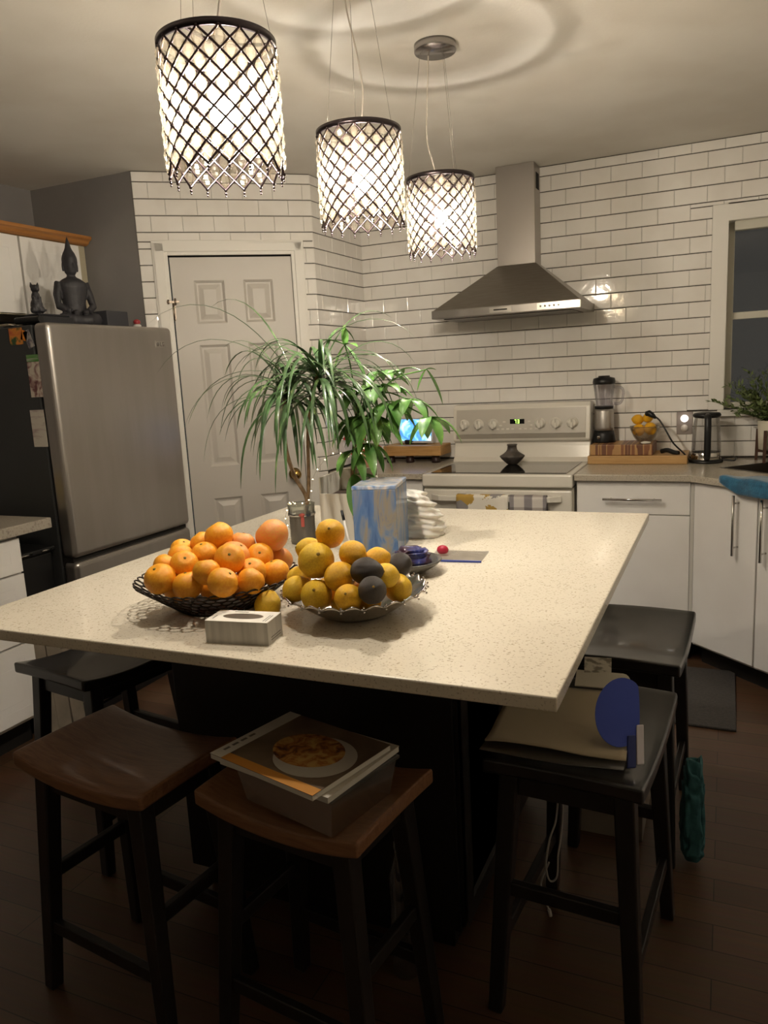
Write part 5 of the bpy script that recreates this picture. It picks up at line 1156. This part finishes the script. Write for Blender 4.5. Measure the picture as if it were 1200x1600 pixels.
# clear bottle hanging glint: small clear cup on the floor rail
rt = root('plastic_cup', (-.675, 1.485, 0), 'clear plastic bottle standing on the floor behind the middle stool', 'bottle')
mb = MB(); mb.lathe([(.03, .001), (.032, .01), (.03, .2), (.032, .26), (.014, .31), (.013, .33)], 24, cap=False); obj('bottle_wall', mb, clear_mat('bottle_plastic', (.85, .87, .88), .8, .2, .05, (.4, .4, .42)), rt)
mb = MB(); mb.lathe([(.015, .3305), (.015, .345), (.001, .345)], 16); obj('bottle_cap', mb, mat('bottle_cap_grey', hexc('4a4846'), .4), rt)
rt.name = 'plastic_bottle'
# papers, folder, tags and fan on the near right stool
QZ = .6215
thing('paper_stack', MB().box(-.432, -.175, 1.475, 1.76, QZ, QZ+.012), mat('mixed_paper', hexc('b9b09d'), .8), (-.3, 1.6, QZ), 'stack of pale papers under the tan folder on the near right stool', 'papers', bevel=.001)
def sheet(name, c, w_, h_, rz, z, m, label, cat, curl, seed, th=.002):
    def fn(u, v):
        x = (u-.5)*w_; y = (v-.5)*h_; e_ = max(0, .25-v)*4
        zz = z+curl*e_*e_*(.5+.5*math.sin(u*5+seed))+.0015*noise.noise(Vector((u*4, v*4, seed)))+.0018
        return (c[0]+x*math.cos(rz)-y*math.sin(rz), c[1]+x*math.sin(rz)+y*math.cos(rz), zz)
    mb = MB(); mb.grid(fn, 20, 20); return thing(name, mb, m, (c[0], c[1], z), label, cat, solid=th)
sheet('document_sleeve', (-.315, 1.60), .29, .33, .02, QZ+.0125, clear_mat('sleeve_film', (.85, .85, .83), .4, .12, .1, (.6, .58, .54)), 'clear document sleeve below the tan folder on the near right stool', 'sleeve', .006, 2.)
sheet('file_folder', (-.318, 1.625), .285, .33, .06, QZ+.0215, mat('tan_folder', hexc('b3a58a'), .7), 'tan file folder on top of the papers on the near right stool', 'folder', .012, .4, .003)
rt = root('paddle_fan', (-.19, 1.54, QZ+.03), 'round blue paddle fan with a white handle resting on the tan folder', 'fan')
ctr = Vector((-.186, 1.555, QZ+.086)); ax_r = (r_*.98+Vector((0, 0, .02))).normalized(); ax_u = Vector((-.08, .62, .78)).normalized(); ax_n = ax_r.cross(ax_u)
mb = MB(); pl = []
for q in range(40):
    a_ = q*PI/20; x = .054*math.cos(a_); y = .072*math.sin(a_)
    if x > .036: x = .036+(x-.036)*.15
    pl.append((x, y))
mb.M = Matrix(((ax_r.x, ax_u.x, ax_n.x, ctr.x), (ax_r.y, ax_u.y, ax_n.y, ctr.y), (ax_r.z, ax_u.z, ax_n.z, ctr.z), (0, 0, 0, 1)))
mb.prism(pl, -.0015, .0015); Mf = mb.M.copy(); obj('fan_blade', mb, mat('royal_blue', hexc('3b4fae'), .5), rt, world=True)
mb = MB(); mb.M = Mf; mb.box(.012, .03, -.115, -.05, -.004, .004); obj('handle', mb, mat('deep_blue_handle', hexc('27336e'), .5), rt, world=True, bevel=.002)
mb = MB(); mb.M = Mf; mb.box(.031, .046, -.11, -.03, -.003, .005); obj('white_grip', mb, mat('white_grip', hexc('cfc9cd'), .5), rt, world=True, bevel=.002)
mb = MB(); mb.M = Matrix.Translation((-.262, 1.79, QZ+.031)) @ Matrix.Rotation(.05, 4, 'Z') @ Matrix.Rotation(.5, 4, 'X')
mb.prism([(-.06, 0), (.05, 0)]+[(.05+.018*math.sin(q*PI/8), .024-.024*math.cos(q*PI/8)) for q in range(1, 8)]+[(.05, .048), (-.06, .048)], 0, .004)
thing('white_tag', mb, mat('tag_white', hexc('cdc6b4'), .6), (-.262, 1.79, QZ+.03), 'white rounded plastic tag leaning at the back of the tan folder', 'tag')
mb = MB(); mb.M = Matrix.Translation((-.272, 1.815, QZ+.034)) @ Matrix.Rotation(.12, 4, 'Z') @ Matrix.Rotation(1.0, 4, 'X'); mb.box(-.032, .032, 0, .062, 0, .002)
thing('printed_label', mb, ramp_mat('label_print', [(.5, hexc('d3ccbb')), (.62, hexc('8c8474'))], .7, 45, 2, 0, (1, 3, 1)), (-.272, 1.815, QZ+.03), 'printed white label standing behind the rounded tag', 'label')
# cable, bag, carton on the floor
m_cable = mat('white_cable', hexc('b9b4ad'), .5)
rt = root('charging_cable', (-.33, 1.58, .1), 'thin white cable dangling in a loose loop from the near right stool', 'cable')
mb = MB(); mb.tube(bez([(-.318, 1.565, .565), (-.312, 1.575, .46), (-.318, 1.58, .38), (-.325, 1.58, .33), (-.33, 1.585, .27), (-.345, 1.58, .26), (-.352, 1.575, .3), (-.342, 1.57, .37), (-.328, 1.575, .42), (-.321, 1.57, .5), (-.32, 1.566, .565)], 8), .0022, 6); obj('loop', mb, m_cable, rt, world=True)
mb = MB(); mb.tube(bez([(-.345, 1.575, .31), (-.365, 1.58, .25), (-.36, 1.585, .21), (-.35, 1.59, .175)], 8), .0022, 6); mb.tube([(-.35, 1.59, .177), (-.347, 1.592, .16)], .0045, 8); obj('plug_end', mb, m_cable, rt, world=True)
thing('fabric_bag', crumple((-.06, 2.15, 0), .034, .055, .33, .1, .3, 9.), mat('teal_fabric', hexc('2c5558'), .9, col2=hexc('3a686b'), scale=30, bump=.2, bscale=60), (-.06, 2.15, 0), 'slumped teal fabric bag on the floor by the rear right stool', 'bag')
rt = root('shipping_carton', (-.3, 2.33, 0), 'flat pale carton on the floor under the rear right stool', 'carton')
mb = MB(); mb.box(-.42, -.20, 2.2, 2.47, .0, .09); obj('carton_body', mb, mat('pale_carton', hexc('8f8476'), .8), rt, world=True, bevel=.002)
mb = MB(); mb.box(-.40, -.30, 2.22, 2.34, .0902, .0912); obj('paper_label', mb, mat('carton_label', hexc('b7ab97'), .8), rt, world=True)
thing('floor_mat', MB().box(-.62, .064, 3.03, 3.64, .0005, .012), mat('grey_rubber_mat', hexc('3d3a37'), .9, col2=hexc('45413d'), scale=80, bump=.3, bscale=200), (-.3, 3.3, 0), 'dark grey floor mat in front of the white base cabinets', 'mat', bevel=.004)
